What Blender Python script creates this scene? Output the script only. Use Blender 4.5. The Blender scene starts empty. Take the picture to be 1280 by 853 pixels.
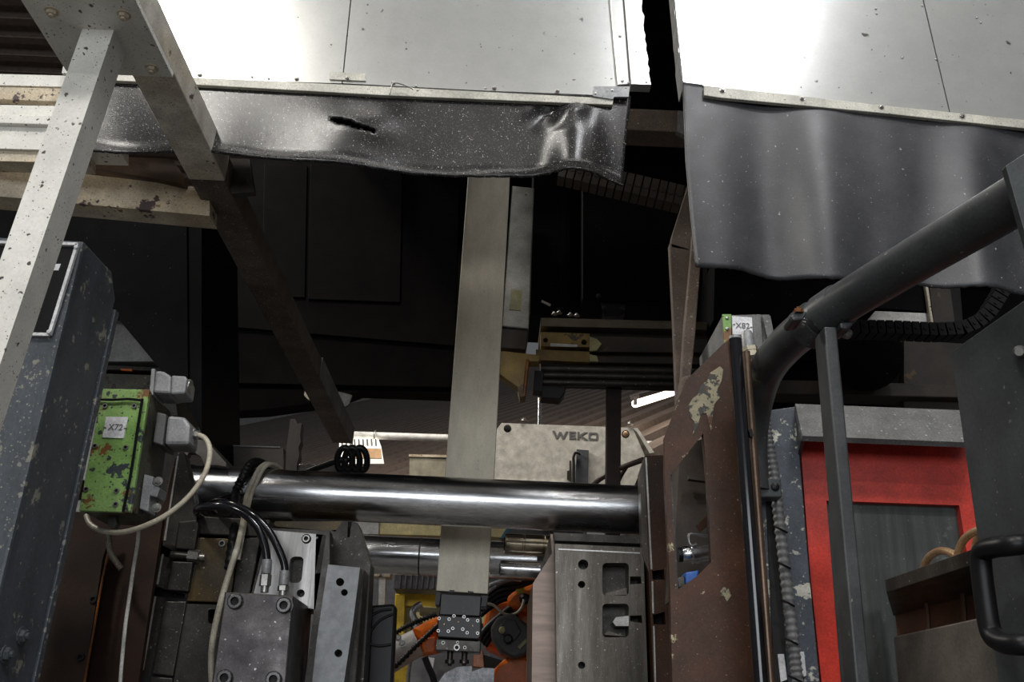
import bpy, bmesh, math, random
from mathutils import Vector, Matrix
random.seed(7)
SC = bpy.context.scene
COL = SC.collection

# ------------------------------------------------------------------ camera, world, lights, exposure
FPX, PITCH, ROLL = 1200.0, math.radians(22.5), math.radians(2.6)
CAM = Vector((0, 0, 1.6))
FWD = Vector((0, math.cos(PITCH), math.sin(PITCH)))
UP0 = Vector((0, -math.sin(PITCH), math.cos(PITCH)))
RIGHT = math.cos(ROLL) * Vector((1, 0, 0)) + math.sin(ROLL) * UP0
UP = -math.sin(ROLL) * Vector((1, 0, 0)) + math.cos(ROLL) * UP0
cd = bpy.data.cameras.new('camera')
cd.sensor_width = 36.0
cd.lens = FPX / 1280 * 36
cd.clip_start = 0.02
cam = bpy.data.objects.new('camera', cd)
COL.objects.link(cam)
m = Matrix((RIGHT, UP, -FWD)).transposed().to_4x4()
m.translation = CAM
cam.matrix_world = m
SC.camera = cam
SC.view_settings.view_transform = 'Standard'
SC.view_settings.look = 'None'
SC.view_settings.gamma = 1.0
SC.view_settings.use_curve_mapping = False
SC.view_settings.exposure = 0.0

W = bpy.data.worlds.new('hall_light')
SC.world = W
W.use_nodes = True
bg = W.node_tree.nodes['Background']
bg.inputs[0].default_value = (0.90, 0.95, 1.0, 1)
bg.inputs[1].default_value = 0.10

def area(name, loc, target, sx, sy, power, col):
    l = bpy.data.lights.new(name, 'AREA')
    l.shape = 'RECTANGLE'; l.size = sx; l.size_y = sy; l.energy = power; l.color = col
    o = bpy.data.objects.new(name, l); COL.objects.link(o)
    o.location = loc
    o.rotation_euler = (Vector(target) - Vector(loc)).to_track_quat('-Z', 'Y').to_euler()
    return o
# hall lamps under the roof behind the photographer
area('hall_and_fill_lamp', (-3.15, -3.4, 7.63), (-0.6, 2.2, 2.8), 0.9, 0.6, 180, (1.0, 0.97, 0.90))
area('hall_and_fill_lamp', (1.76, -3.2, 7.78), (0.9, 2.0, 2.6), 0.9, 0.6, 135, (0.97, 0.98, 1.0))
# hall lamp behind the hood, over the robot cell
area('hall_and_fill_lamp', (0.6, 5.7, 7.0), (0.6, 7.0, 3.0), 2.6, 0.5, 170, (1.0, 0.93, 0.85))
for yy, pw in ((-1.2, 120), (-6.5, 150)):
    area('hall_lamp_row', (0.4, yy, 8.0), (0.4, yy + .5, 0), 7.0, 0.22, pw, (1.0, 0.96, 0.90))
area('hall_and_fill_lamp', (-4.2, 4.6, 6.2), (0.2, 5.0, 2.2), 2.2, 0.5, 240, (1.0, 0.94, 0.86))  # unseen fill lamp added at the left to brighten the robot
# daylight of the tall hall windows far behind the photographer
area('hall_window', (-1.0, -9.0, 3.0), (0.0, 3.0, 2.6), 9.0, 3.0, 380, (0.92, 0.96, 1.0))

# ------------------------------------------------------------------ pixel -> place helpers
def ray(x, y):
    return FWD + RIGHT * ((x - 640) / FPX) + UP * ((426.5 - y) / FPX)
def aY(x, y, Y):
    d = ray(x, y); return CAM + d * (Y / d.y)
def aX(x, y, X):
    d = ray(x, y); return CAM + d * (X / d.x)
def aZ(x, y, Z):
    d = ray(x, y); return CAM + d * ((Z - CAM.z) / d.z)
def pxm(x, y, Y):          # metres for one pixel at that place
    d = ray(x, y); return (Y / d.y) / FPX

# ------------------------------------------------------------------ materials
MATS = {}
def mat(name, col, col2=None, rough=0.5, metal=0.0, scale=6, bump=0.0, bscale=60, chips=None, chips2=None, specks=None,
        stretch=None, emit=0.0, rvar=0.0, coat=0.0, spec=0.5, grime=0.28):
    """chips=(colour, scale, threshold)   specks=(colour, scale, radius)   stretch=(sx,sy,sz)"""
    if name in MATS: return MATS[name]
    mt = bpy.data.materials.new(name); mt.use_nodes = True
    nt = mt.node_tree; N = nt.nodes; L = nt.links
    b = N['Principled BSDF']
    tc = N.new('ShaderNodeTexCoord'); mp = N.new('ShaderNodeMapping')
    L.new(tc.outputs['Object'], mp.inputs[0])
    if stretch: mp.inputs['Scale'].default_value = stretch
    def noise(s, det=5, src=mp):
        n = N.new('ShaderNodeTexNoise'); n.inputs['Scale'].default_value = s; n.inputs['Detail'].default_value = det
        L.new(src.outputs[0] if src is mp else src, n.inputs['Vector']); return n
    def ramp(fac, a, c):
        r = N.new('ShaderNodeMapRange'); r.inputs['From Min'].default_value = a; r.inputs['From Max'].default_value = c
        L.new(fac, r.inputs['Value']); return r.outputs[0]
    def mix(fac, A, B):
        x = N.new('ShaderNodeMix'); x.data_type = 'RGBA'
        L.new(fac, x.inputs[0])
        for v, i in ((A, 6), (B, 7)):
            if isinstance(v, tuple): x.inputs[i].default_value = (*v, 1)
            else: L.new(v, x.inputs[i])
        return x.outputs[2]
    n1 = noise(scale)
    c2 = col2 if col2 else tuple(v * 0.75 for v in col)
    cur = mix(ramp(n1.outputs[0], 0.35, 0.65), col, c2)
    obj = tc.outputs['Object']
    rough_out = None
    for ch in (chips, chips2):
        if ch:
            n2 = noise(ch[1], 9, obj); n2.inputs['Roughness'].default_value = 0.66
            fac = ramp(n2.outputs[0], ch[2], ch[2] + 0.02)
            cur = mix(fac, cur, ch[0])
    if specks:
        for ks, kr in ((1.0, 1.0), (2.9, 1.1)):
            sc = specks[1] * ks
            dn = noise(sc * 1.7, 2, obj)
            dv = N.new('ShaderNodeVectorMath'); dv.operation = 'MULTIPLY_ADD'
            L.new(dn.outputs[1], dv.inputs[0]); dv.inputs[1].default_value = (0.7 / sc,) * 3; L.new(obj, dv.inputs[2])
            v = N.new('ShaderNodeTexVoronoi'); v.inputs['Scale'].default_value = sc
            L.new(dv.outputs[0], v.inputs['Vector'])
            sp = N.new('ShaderNodeSeparateColor'); L.new(v.outputs['Color'], sp.inputs[0])
            pw = N.new('ShaderNodeMath'); pw.operation = 'POWER'; L.new(sp.outputs[0], pw.inputs[0]); pw.inputs[1].default_value = 4.0
            r = N.new('ShaderNodeMath'); r.operation = 'MULTIPLY'
            L.new(pw.outputs[0], r.inputs[0]); r.inputs[1].default_value = specks[2] * 2.2 * kr
            a = N.new('ShaderNodeMath'); a.operation = 'SUBTRACT'
            L.new(v.outputs['Distance'], a.inputs[0]); L.new(r.outputs[0], a.inputs[1])
            cur = mix(ramp(a.outputs[0], 0.0, -0.10), cur, specks[0])
    if grime and not emit:
        for gs, amt in ((17, grime), (210, grime * .8)):
            g = noise(gs, 6)
            mr = N.new('ShaderNodeMapRange'); mr.inputs['From Min'].default_value = 0.3; mr.inputs['From Max'].default_value = 0.7
            mr.inputs['To Min'].default_value = 1 - amt; mr.inputs['To Max'].default_value = 1 + amt * .7
            L.new(g.outputs[0], mr.inputs['Value'])
            vm = N.new('ShaderNodeVectorMath'); vm.operation = 'SCALE'
            L.new(cur, vm.inputs[0]); L.new(mr.outputs[0], vm.inputs['Scale']); cur = vm.outputs[0]
    L.new(cur, b.inputs['Base Color'])
    b.inputs['Metallic'].default_value = metal
    b.inputs['Specular IOR Level'].default_value = spec
    if rvar:
        mr = N.new('ShaderNodeMapRange'); mr.inputs['From Min'].default_value = 0.3; mr.inputs['From Max'].default_value = 0.7
        mr.inputs['To Min'].default_value = max(0.02, rough - rvar); mr.inputs['To Max'].default_value = min(1, rough + rvar)
        L.new(noise(scale * 2.3).outputs[0], mr.inputs['Value']); L.new(mr.outputs[0], b.inputs['Roughness'])
    else: b.inputs['Roughness'].default_value = rough
    if coat: b.inputs['Coat Weight'].default_value = coat; b.inputs['Coat Roughness'].default_value = 0.15
    if bump:
        bp = N.new('ShaderNodeBump'); bp.inputs['Strength'].default_value = bump; bp.inputs['Distance'].default_value = 0.004
        L.new(noise(bscale, 6).outputs[0], bp.inputs['Height']); L.new(bp.outputs[0], b.inputs['Normal'])
    if emit:
        b.inputs['Emission Color'].default_value = (*col, 1); b.inputs['Emission Strength'].default_value = emit
    MATS[name] = mt
    return mt

RUST = (0.085, 0.030, 0.010)
railm = mat('stained_cream_paint', (0.76, 0.72, 0.64), (0.58, 0.50, 0.38), 0.5, bump=0.08, chips=((0.06, 0.035, 0.022), 10, 0.64), specks=((0.06, 0.05, 0.04), 75, 0.16))
cream = mat('cream_paint', (0.80, 0.78, 0.72), (0.74, 0.72, 0.66), 0.42, grime=0.10, bump=0.08, bscale=90, chips=((0.05, 0.035, 0.025), 9, 0.70), specks=((0.06, 0.05, 0.04), 75, 0.16))
creamrust = mat('cream_paint_rusty', (0.66, 0.59, 0.47), (0.50, 0.40, 0.26), 0.5, bump=0.1, chips=((0.07, 0.045, 0.045), 10, 0.60), chips2=((0.16, 0.09, 0.02), 17, 0.66), specks=((0.06, 0.05, 0.04), 60, 0.15))
panelw = mat('white_sheet_metal', (0.47, 0.47, 0.455), (0.44, 0.44, 0.425), 0.22, 0.45, scale=3, grime=0.05, specks=((0.08, 0.07, 0.06), 22, 0.09))
trimw = mat('cream_strip', (0.62, 0.60, 0.52), (0.52, 0.50, 0.43), 0.4, specks=((0.05, 0.04, 0.03), 60, 0.12))
rubberL = mat('speckled_rubber', (0.014, 0.014, 0.015), (0.022, 0.020, 0.018), 0.22, bump=0.08, bscale=300, specks=((0.50, 0.50, 0.48), 260, 0.17), spec=0.32)
rubberR = mat('grey_black_rubber', (0.030, 0.031, 0.035), (0.045, 0.046, 0.050), 0.40, bump=0.05, bscale=240, specks=((0.4, 0.4, 0.4), 60, 0.09), rvar=0.05, spec=0.6)
blue = mat('blue_grey_paint', (0.068, 0.080, 0.096), (0.080, 0.092, 0.108), 0.42, chips=((0.34, 0.33, 0.27), 16, 0.605), chips2=((0.30, 0.29, 0.24), 45, 0.63), specks=((0.30, 0.30, 0.26), 70, 0.2), stretch=(1, 1, 0.5))
bluechip = mat('chipped_blue_grey_paint', (0.085, 0.098, 0.120), (0.065, 0.078, 0.098), 0.45, chips=((0.62, 0.60, 0.52), 20, 0.575), chips2=((0.5, 0.48, 0.42), 60, 0.61))
green = mat('green_paint', (0.22, 0.40, 0.10), (0.30, 0.46, 0.16), 0.45, chips=((0.035, 0.045, 0.05), 16, 0.575), chips2=((0.20, 0.085, 0.022), 11, 0.575), specks=((.04, .05, .05), 60, .2))
greendull = mat('dirty_green_grey', (0.07, 0.075, 0.055), (0.10, 0.09, 0.065), 0.6, chips=((0.05, 0.03, 0.02), 15, 0.55), specks=((0.3, 0.3, 0.28), 90, 0.13))
chrome = mat('polished_steel', (0.80, 0.81, 0.83), (0.66, 0.67, 0.69), 0.24, 1.0, scale=14, stretch=(0.15, 1, 1), rvar=0.06, bump=0.02, bscale=400)
darksteel = mat('dark_oily_steel', (0.060, 0.056, 0.050), (0.035, 0.031, 0.027), 0.42, 0.55, scale=9, specks=((0.25, 0.24, 0.22), 90, 0.13), rvar=0.1, bump=0.05)
steel = mat('machined_steel', (0.135, 0.122, 0.105), (0.095, 0.084, 0.071), 0.38, 0.75, scale=8, stretch=(2.2, 1, 0.25), specks=((0.5, 0.49, 0.46), 110, 0.12), rvar=0.1)
steelgrey = mat('ground_grey_steel', (0.20, 0.206, 0.212), (0.15, 0.154, 0.158), 0.45, 0.5, scale=40, grime=0.10, specks=((0.4, 0.4, 0.4), 110, 0.08))
alu = mat('milled_aluminium', (0.44, 0.43, 0.42), (0.24, 0.235, 0.225), 0.36, 0.75, scale=7, stretch=(5, 1, 0.22), rvar=0.08)
edge = mat('bright_steel_edge', (0.66, 0.65, 0.62), rough=0.35, metal=0.7)
rustp = mat('rust_brown_paint', (0.064, 0.026, 0.012), (0.040, 0.018, 0.010), 0.45, 0.0, scale=5, specks=((0.32, 0.27, 0.24), 130, 0.10), rvar=0.1, bump=0.10, spec=0.3)
rustchip = mat('rust_brown_chipped', (0.068, 0.027, 0.012), (0.042, 0.019, 0.010), 0.45, 0.0, scale=5, chips=((0.36, 0.32, 0.20), 9, 0.625), chips2=((0.035, 0.022, 0.016), 5, 0.60), specks=((0.32, 0.27, 0.24), 130, 0.10), bump=0.10, spec=0.3)
rustdust = mat('dusty_rusty_steel', (0.14, 0.105, 0.080), (0.09, 0.062, 0.045), 0.8, bump=0.25, bscale=140, specks=((0.30, 0.26, 0.22), 110, 0.16))
railbrown = mat('dark_brown_rail', (0.13, 0.105, 0.085), (0.085, 0.066, 0.053), 0.75, bump=0.25, bscale=140, specks=((0.26, 0.24, 0.22), 130, 0.22))
dust = mat('dusty_grey_paint', (0.18, 0.18, 0.175), (0.13, 0.13, 0.128), 0.75, bump=0.25, bscale=150, specks=((0.38, 0.38, 0.37), 120, 0.16))
red = mat('red_paint', (0.60, 0.048, 0.030), (0.54, 0.042, 0.026), 0.36, scale=5, specks=((0.25, 0.02, 0.02), 26, 0.05))
smoke = mat('smoked_window', (0.040, 0.046, 0.044), (0.062, 0.068, 0.064), 0.30, scale=9, stretch=(4, 1, 0.2), chips=((0.10, 0.11, 0.105), 6, 0.62), specks=((0.24, 0.24, 0.22), 110, 0.10))
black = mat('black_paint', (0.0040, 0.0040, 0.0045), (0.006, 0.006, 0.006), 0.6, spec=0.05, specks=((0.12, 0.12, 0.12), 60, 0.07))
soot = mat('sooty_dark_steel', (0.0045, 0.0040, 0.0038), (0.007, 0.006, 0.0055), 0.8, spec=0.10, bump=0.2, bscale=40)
sootb = mat('sooty_brown_steel', (0.042, 0.029, 0.019), (0.022, 0.016, 0.012), 0.6, bump=0.2, bscale=50, chips=((0.10, 0.06, 0.02), 9, 0.62))
blackpl = mat('black_plastic', (0.008, 0.008, 0.009), rough=0.40, spec=0.3)
blackgl = mat('black_gloss_tube', (0.010, 0.010, 0.013), rough=0.14, spec=0.7)
blackmet = mat('anthracite_paint', (0.040, 0.044, 0.046), (0.050, 0.054, 0.055), 0.40, chips=((0.10, 0.13, 0.06), 22, 0.67), specks=((0.25, 0.27, 0.22), 60, 0.08))
anth = mat('anthracite_sheet', (0.050, 0.057, 0.060), (0.042, 0.048, 0.051), 0.45, specks=((0.24, 0.25, 0.25), 55, 0.09))
creamcab = mat('cream_cable', (0.60, 0.56, 0.46), (0.48, 0.43, 0.33), 0.5)
whitecab = mat('white_cord', (0.66, 0.65, 0.60), rough=0.6)
greycast = mat('grey_cast_metal', (0.33, 0.34, 0.345), (0.25, 0.255, 0.26), 0.45, 0.2, specks=((0.08, 0.08, 0.08), 90, 0.12))
brass = mat('brass_copper', (0.72, 0.50, 0.30), (0.60, 0.38, 0.20), 0.30, 0.55)
zinc = mat('zinc_bolt', (0.42, 0.41, 0.39), (0.30, 0.29, 0.27), 0.35, 0.8)
oxide = mat('black_oxide_steel', (0.16, 0.155, 0.155), (0.09, 0.088, 0.09), 0.38, 0.7)
hole = mat('hole_shade', (0.012, 0.011, 0.010), rough=0.7)  # near-black painted into bores and screw sockets as their shade
paper = mat('white_label', (0.82, 0.82, 0.84), rough=0.55)
ink = mat('dark_ink', (0.06, 0.06, 0.07), rough=0.6)
inkg = mat('grey_ink', (0.16, 0.155, 0.15), rough=0.6)
armplate = mat('brushed_beige_plate', (0.46, 0.42, 0.335), (0.43, 0.39, 0.31), 0.45, 0.3, scale=5, grime=0.12, stretch=(2, 1, 0.6), specks=((0.2, 0.17, 0.13), 60, 0.08))
armbox = mat('galvanised_arm', (0.38, 0.37, 0.33), (0.28, 0.27, 0.24), 0.45, 0.5, specks=((0.6, 0.6, 0.58), 60, 0.09))
yellow = mat('yellow_paint', (0.62, 0.43, 0.03), (0.54, 0.37, 0.03), 0.45)
yellowd = mat('oily_yellow_paint', (0.30, 0.19, 0.035), (0.16, 0.10, 0.03), 0.5, chips=((0.06, 0.04, 0.02), 10, 0.58))
orange = mat('orange_paint', (0.80, 0.17, 0.015), (0.74, 0.15, 0.012), 0.40, specks=((0.2, 0.06, 0.02), 30, 0.06))
orangerust = mat('orange_rust_edge', (0.30, 0.10, 0.015), (0.10, 0.035, 0.012), 0.45, scale=14, grime=.4)
wekow = mat('galvanised_white_sheet', (0.72, 0.70, 0.63), (0.66, 0.64, 0.57), 0.45, 0.15, scale=12, specks=((0.25, 0.24, 0.2), 40, 0.06))
whitep = mat('white_paint', (0.75, 0.74, 0.70), rough=0.4)
roofm = mat('brown_roof_sheet', (0.135, 0.100, 0.078), (0.110, 0.082, 0.066), 0.6, scale=1)
roofdark = mat('dark_roof_beam', (0.05, 0.04, 0.035), rough=0.7)
concrete = mat('concrete', (0.105, 0.10, 0.094), (0.085, 0.08, 0.074), 0.6, scale=2, bump=0.1)
hallw = mat('hall_wall_paint', (0.34, 0.34, 0.33), (0.30, 0.30, 0.29), 0.6, scale=1)
darkblock = mat('black_anodised', (0.018, 0.018, 0.019), (0.030, 0.029, 0.028), 0.40, 0.3, specks=((0.3, 0.3, 0.3), 80, 0.07))
lampm = mat('lit_tube', (1.0, 0.80, 0.62), (1.0, 0.80, 0.62), 0.5, emit=5.0)
lampw = mat('lit_white_tube', (1.0, 0.95, 0.86), (1.0, 0.95, 0.86), 0.5, emit=1.0)
foil = mat('woven_foil', (0.62, 0.63, 0.66), (0.45, 0.46, 0.49), 0.35, 0.7, scale=60, bump=0.6, bscale=120)
bluev = mat('blue_plastic', (0.03, 0.16, 0.60), rough=0.4)
tagy = mat('yellow_tag', (0.42, 0.38, 0.18), (0.30, 0.27, 0.14), 0.5)
plaq = mat('black_plaque', (0.008, 0.007, 0.0075), rough=0.6, spec=0.15)

# ------------------------------------------------------------------ mesh makers (world coordinates)
def mesh_from(bm, name, mt, smooth=None, bevel=0.0, seg=2):
    if bevel > 0:
        es = [e for e in bm.edges if len(e.link_faces) == 2 and e.calc_face_angle(0) > 0.5]
        if es: bmesh.ops.bevel(bm, geom=es, offset=bevel, segments=seg, profile=0.5, affect='EDGES', clamp_overlap=True)
    bmesh.ops.recalc_face_normals(bm, faces=bm.faces[:])
    me = bpy.data.meshes.new(name); bm.to_mesh(me); bm.free()
    me.materials.append(mt)
    if smooth:
        for p in me.polygons: p.use_smooth = True
        me.set_sharp_from_angle(angle=math.radians(smooth))
    return me

class Thing:
    def __init__(s, name, label, cat, group=None, kind=None):
        s.name, s.label, s.cat, s.group, s.kind = name, label, cat, group, kind
        s.parts = []           # (object, parent object or None)
    def add(s, name, bm, mt, parent=None, smooth=None, bevel=0.0, seg=2, label=None):
        me = bm if isinstance(bm, bpy.types.Mesh) else mesh_from(bm, name, mt, smooth, bevel, seg)
        o = bpy.data.objects.new(name, me); COL.objects.link(o)
        if label: o['label'] = label
        s.parts.append((o, parent)); return o
    # -- prism: pixel outline on the plane Y, pushed back by th
    def poly(s, name, pts, Y, th, mt, holes=None, bevel=0.0, parent=None, label=None, smooth=None):
        return s.prism(name, [aY(x, y, Y) for x, y in pts], Vector((0, th, 0)), mt,
                       [[aY(x, y, Y) for x, y in h] for h in holes] if holes else None, bevel, parent, label, smooth)
    def prism(s, name, P, vec, mt, holes=None, bevel=0.0, parent=None, label=None, smooth=None):
        bm = bmesh.new()
        if not holes:
            f = bm.faces.new([bm.verts.new(p) for p in P]); fs = [f]
        else:
            es = []
            for loop in [P] + holes:
                vs = [bm.verts.new(p) for p in loop]
                for i in range(len(vs)): es.append(bm.edges.new((vs[i - 1], vs[i])))
            fs = [g for g in bmesh.ops.triangle_fill(bm, use_beauty=True, use_dissolve=False, edges=es)['geom'] if isinstance(g, bmesh.types.BMFace)]
        ex = bmesh.ops.extrude_face_region(bm, geom=fs)
        bmesh.ops.translate(bm, verts=[v for v in ex['geom'] if isinstance(v, bmesh.types.BMVert)], vec=vec)
        return s.add(name, bm, mt, parent, smooth, 0 if holes else bevel, label=label)
    def box(s, name, xr, yr, zr, mt, bevel=0.003, parent=None, label=None):
        bm = bmesh.new()
        mtx = Matrix.Translation(((xr[0] + xr[1]) / 2, (yr[0] + yr[1]) / 2, (zr[0] + zr[1]) / 2)) @ Matrix.Diagonal((abs(xr[1] - xr[0]), abs(yr[1] - yr[0]), abs(zr[1] - zr[0]), 1))
        bmesh.ops.create_cube(bm, size=1, matrix=mtx)
        return s.add(name, bm, mt, parent, None, bevel, label=label)
    def hexa(s, name, A, B, mt, bevel=0.0, parent=None, label=None):   # loft between two outlines of equal length
        bm = bmesh.new()
        a = [bm.verts.new(p) for p in A]; b = [bm.verts.new(p) for p in B]
        bm.faces.new(a); bm.faces.new(b)
        for i in range(len(a)): bm.faces.new((a[i - 1], a[i], b[i], b[i - 1]))
        return s.add(name, bm, mt, parent, None, bevel, label=label)
    def beam(s, name, p0, p1, w, h, mt, up=Vector((0, 0, 1)), bevel=0.003, parent=None, label=None):
        d = (p1 - p0).normalized(); sd = d.cross(up).normalized(); u = sd.cross(d)
        Q = lambda p: [p + sd * (a * w / 2) + u * (b * h / 2) for a, b in ((-1, -1), (1, -1), (1, 1), (-1, 1))]
        return s.hexa(name, Q(p0), Q(p1), mt, bevel, parent, label)
    def tube(s, name, P, r, mt, n=10, parent=None, label=None, sub=6, rings=None):
        P = [Vector(p) for p in P]
        if sub > 1 and len(P) > 2:
            out = []
            for i in range(len(P) - 1):
                p0 = P[max(i - 1, 0)]; p1 = P[i]; p2 = P[i + 1]; p3 = P[min(i + 2, len(P) - 1)]
                for k in range(sub):
                    t = k / sub
                    out.append(0.5 * ((2 * p1) + (p2 - p0) * t + (2 * p0 - 5 * p1 + 4 * p2 - p3) * t * t + (3 * p1 - p0 - 3 * p2 + p3) * t ** 3))
            P = out + [P[-1]]
        bm = bmesh.new(); rows = []
        t = (P[1] - P[0]).normalized()
        nrm = t.orthogonal().normalized()
        for i, p in enumerate(P):
            t2 = (P[min(i + 1, len(P) - 1)] - P[max(i - 1, 0)]).normalized()
            nrm = (t.rotation_difference(t2) @ nrm).normalized(); t = t2
            bi = t.cross(nrm)
            rr = r if not rings else r * (1.0 if (i % rings[0]) < rings[0] / 2 else rings[1])
            rows.append([bm.verts.new(p + rr * (math.cos(a) * nrm + math.sin(a) * bi)) for a in (2 * math.pi * k / n for k in range(n))])
        for i in range(len(rows) - 1):
            for k in range(n): bm.faces.new((rows[i][k - 1], rows[i][k], rows[i + 1][k], rows[i + 1][k - 1]))
        bm.faces.new(rows[0]); bm.faces.new(rows[-1])
        return s.add(name, bm, mt, parent, 50, label=label)
    def cyl(s, name, p0, p1, r, mt, n=24, r2=None, bevel=0.0, parent=None, label=None):
        bm = bmesh.new(); p0 = Vector(p0); p1 = Vector(p1); d = p1 - p0
        mtx = Matrix.Translation((p0 + p1) / 2) @ d.to_track_quat('Z', 'Y').to_matrix().to_4x4()
        bmesh.ops.create_cone(bm, cap_ends=True, segments=n, radius1=r, radius2=r if r2 is None else r2, depth=d.length, matrix=mtx)
        return s.add(name, bm, mt, parent, 40 if n > 8 else None, bevel, label=label)
    def lathe(s, name, p0, p1, prof, mt, n=24, parent=None, label=None):   # prof = [(t along, radius)]
        bm = bmesh.new(); p0 = Vector(p0); p1 = Vector(p1); d = (p1 - p0); ax = d.normalized(); nn = ax.orthogonal().normalized(); bb = ax.cross(nn)
        rows = [[bm.verts.new(p0 + d * t + r * (math.cos(a) * nn + math.sin(a) * bb)) for a in (2 * math.pi * k / n for k in range(n))] for t, r in prof]
        for i in range(len(rows) - 1):
            for k in range(n): bm.faces.new((rows[i][k - 1], rows[i][k], rows[i + 1][k], rows[i + 1][k - 1]))
        bm.faces.new(rows[0]); bm.faces.new(rows[-1])
        return s.add(name, bm, mt, parent, 35, label=label)
    def bolt(s, p, r, kind='hex', mt=None, nrm=(0, -1, 0), name='bolt', parent=None):
        mt = mt or zinc
        me = bolt_mesh(kind, mt)
        o = bpy.data.objects.new(name, me); COL.objects.link(o)
        q = Vector(nrm).to_track_quat('Z', 'Y')
        o.matrix_world = Matrix.Translation(p) @ q.to_matrix().to_4x4() @ Matrix.Rotation(random.random(), 4, 'Z') @ Matrix.Scale(r, 4)
        s.parts.append((o, parent)); return o
    def text(s, body, cx, cy, Y, hpx, mt, name='lettering', parent=None, sx=1.0, bold=0.0, th=0.0006):
        cu = bpy.data.curves.new('text', 'FONT'); cu.body = body; cu.size = 1; cu.align_x = 'CENTER'; cu.align_y = 'CENTER'; cu.offset = bold; cu.extrude = 0.5
        o = bpy.data.objects.new('text', cu); COL.objects.link(o)
        bpy.context.view_layer.update()
        me = bpy.data.meshes.new_from_object(o.evaluated_get(bpy.context.evaluated_depsgraph_get()))
        bpy.data.objects.remove(o)
        h = hpx * pxm(cx, cy, Y) / 0.72
        me.transform(Matrix.Translation(aY(cx, cy, Y)) @ Matrix.Rotation(math.pi / 2, 4, 'X') @ Matrix.Diagonal((h * sx, h, th, 1)))
        me.materials.clear(); me.materials.append(mt); me.name = name
        return s.add(name, me, mt, parent)
    def done(s):
        top = [o for o, p in s.parts if p is None]
        if len(s.parts) == 1:
            o = s.parts[0][0]; o.name = s.name; root = o
            if not o.matrix_world.is_identity: pass
        lo = Vector((1e9,) * 3); hi = -lo
        bpy.context.view_layer.update()
        for o, p in s.parts:
            for c in o.bound_box:
                w = o.matrix_world @ Vector(c)
                lo = Vector(map(min, lo, w)); hi = Vector(map(max, hi, w))
        base = Vector(((lo.x + hi.x) / 2, (lo.y + hi.y) / 2, lo.z))
        if len(s.parts) == 1:
            root.data.transform(Matrix.Translation(-base)); root.location = base
        else:
            root = bpy.data.objects.new(s.name, None); COL.objects.link(root); root.location = base; root.empty_display_size = 0.05
            moved = set()
            for o, p in s.parts:
                if o.matrix_world.is_identity and o.data.users == 1:
                    o.data.transform(Matrix.Translation(-base)); o.parent = p or root
                else:
                    o.location = o.location - base; o.parent = p or root
        if s.kind: root['kind'] = s.kind
        if s.label: root['label'] = s.label
        if s.cat and s.kind != 'structure': root['category'] = s.cat
        if s.group or s.name in GROUPS: root['group'] = s.group or GROUPS[s.name]
        return root
GROUPS = {'cross_beam': 'cream cross beams behind the square post', 'tie_bar': 'polished tie bars of the casting machine', 'hydraulic_hose': 'hydraulic hoses on the bolted block',
          'guide_bushing': 'guide bushings of the fixed die', 'rubber_curtain': 'rubber curtains under the hoods', 'machine_hood': 'white hoods over the machine', 'cable_chain': 'cable chains under the hoods'}

BM = {}
def bolt_mesh(kind, mt):
    k = (kind, mt.name)
    if k in BM: return BM[k]
    bm = bmesh.new()
    def ring(n, r, z, off=0): return [bm.verts.new((r * math.cos(2 * math.pi * i / n + off), r * math.sin(2 * math.pi * i / n + off), z)) for i in range(n)]
    def skin(a, b):
        for i in range(len(a)): bm.faces.new((a[i - 1], a[i], b[i], b[i - 1]))
    if kind == 'hex':                      # washer + hexagon head
        a = ring(12, 1.35, 0); b = ring(12, 1.35, .18); skin(a, b); bm.faces.new(a); bm.faces.new(b)
        c = ring(6, 1, .18); d = ring(6, 1, .75); e = ring(6, .82, .85); skin(c, d); skin(d, e); bm.faces.new(e); bm.faces.new(c)
        f = ring(8, .5, .85); g = ring(8, .5, 1.3); skin(f, g); bm.faces.new(g); bm.faces.new(f)
    elif kind == 'socket':                 # cap screw with a hexagon socket
        a = ring(12, 1, 0); b = ring(12, 1, .5); c = ring(12, .9, .6); d = ring(12, .58, .6); e = ring(12, .52, .10)
        skin(a, b); skin(b, c); skin(c, d); k0 = len(bm.faces); skin(d, e); bm.faces.new(e)
        bm.faces.ensure_lookup_table()
        for f_ in bm.faces[k0:]: f_.material_index = 1
        bm.faces.new(a)
    elif kind == 'pan':
        a = ring(10, 1, 0); b = ring(10, .9, .35); c = ring(10, .5, .55); skin(a, b); skin(b, c); bm.faces.new(c); bm.faces.new(a)
    elif kind == 'hole':                   # countersunk drilled hole: raised rim around a dark bore
        a = ring(14, 1, -.9); b = ring(14, 1, .03); c = ring(14, .88, .03); d = ring(14, .8, -.85); skin(a, b); skin(b, c); skin(c, d); bm.faces.new(d); bm.faces.new(a)
    me = mesh_from(bm, 'bolt_' + kind, mt, 35 if kind != 'hex' else None)
    if kind == 'socket': me.materials.append(hole)
    BM[k] = me; return me

def struct(name):
    return Thing(name, None, None, kind='structure')

def circ(x, y, r, n=14, ry=None):
    return [(x + r * math.cos(2 * math.pi * i / n), y + (ry or r) * math.sin(2 * math.pi * i / n)) for i in range(n)]
def rrect(x0, y0, x1, y1, r, n=4, sk=0.0):      # rounded pixel rectangle, sk = lean
    out = []
    for cx, cy, a0 in ((x1 - r, y0 + r, -90), (x1 - r, y1 - r, 0), (x0 + r, y1 - r, 90), (x0 + r, y0 + r, 180)):
        for k in range(n + 1):
            a = math.radians(a0 + 90 * k / n); out.append((cx + r * math.cos(a) - sk * (cy + r * math.sin(a) - y0), cy + r * math.sin(a)))
    return out
V = Vector

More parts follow.
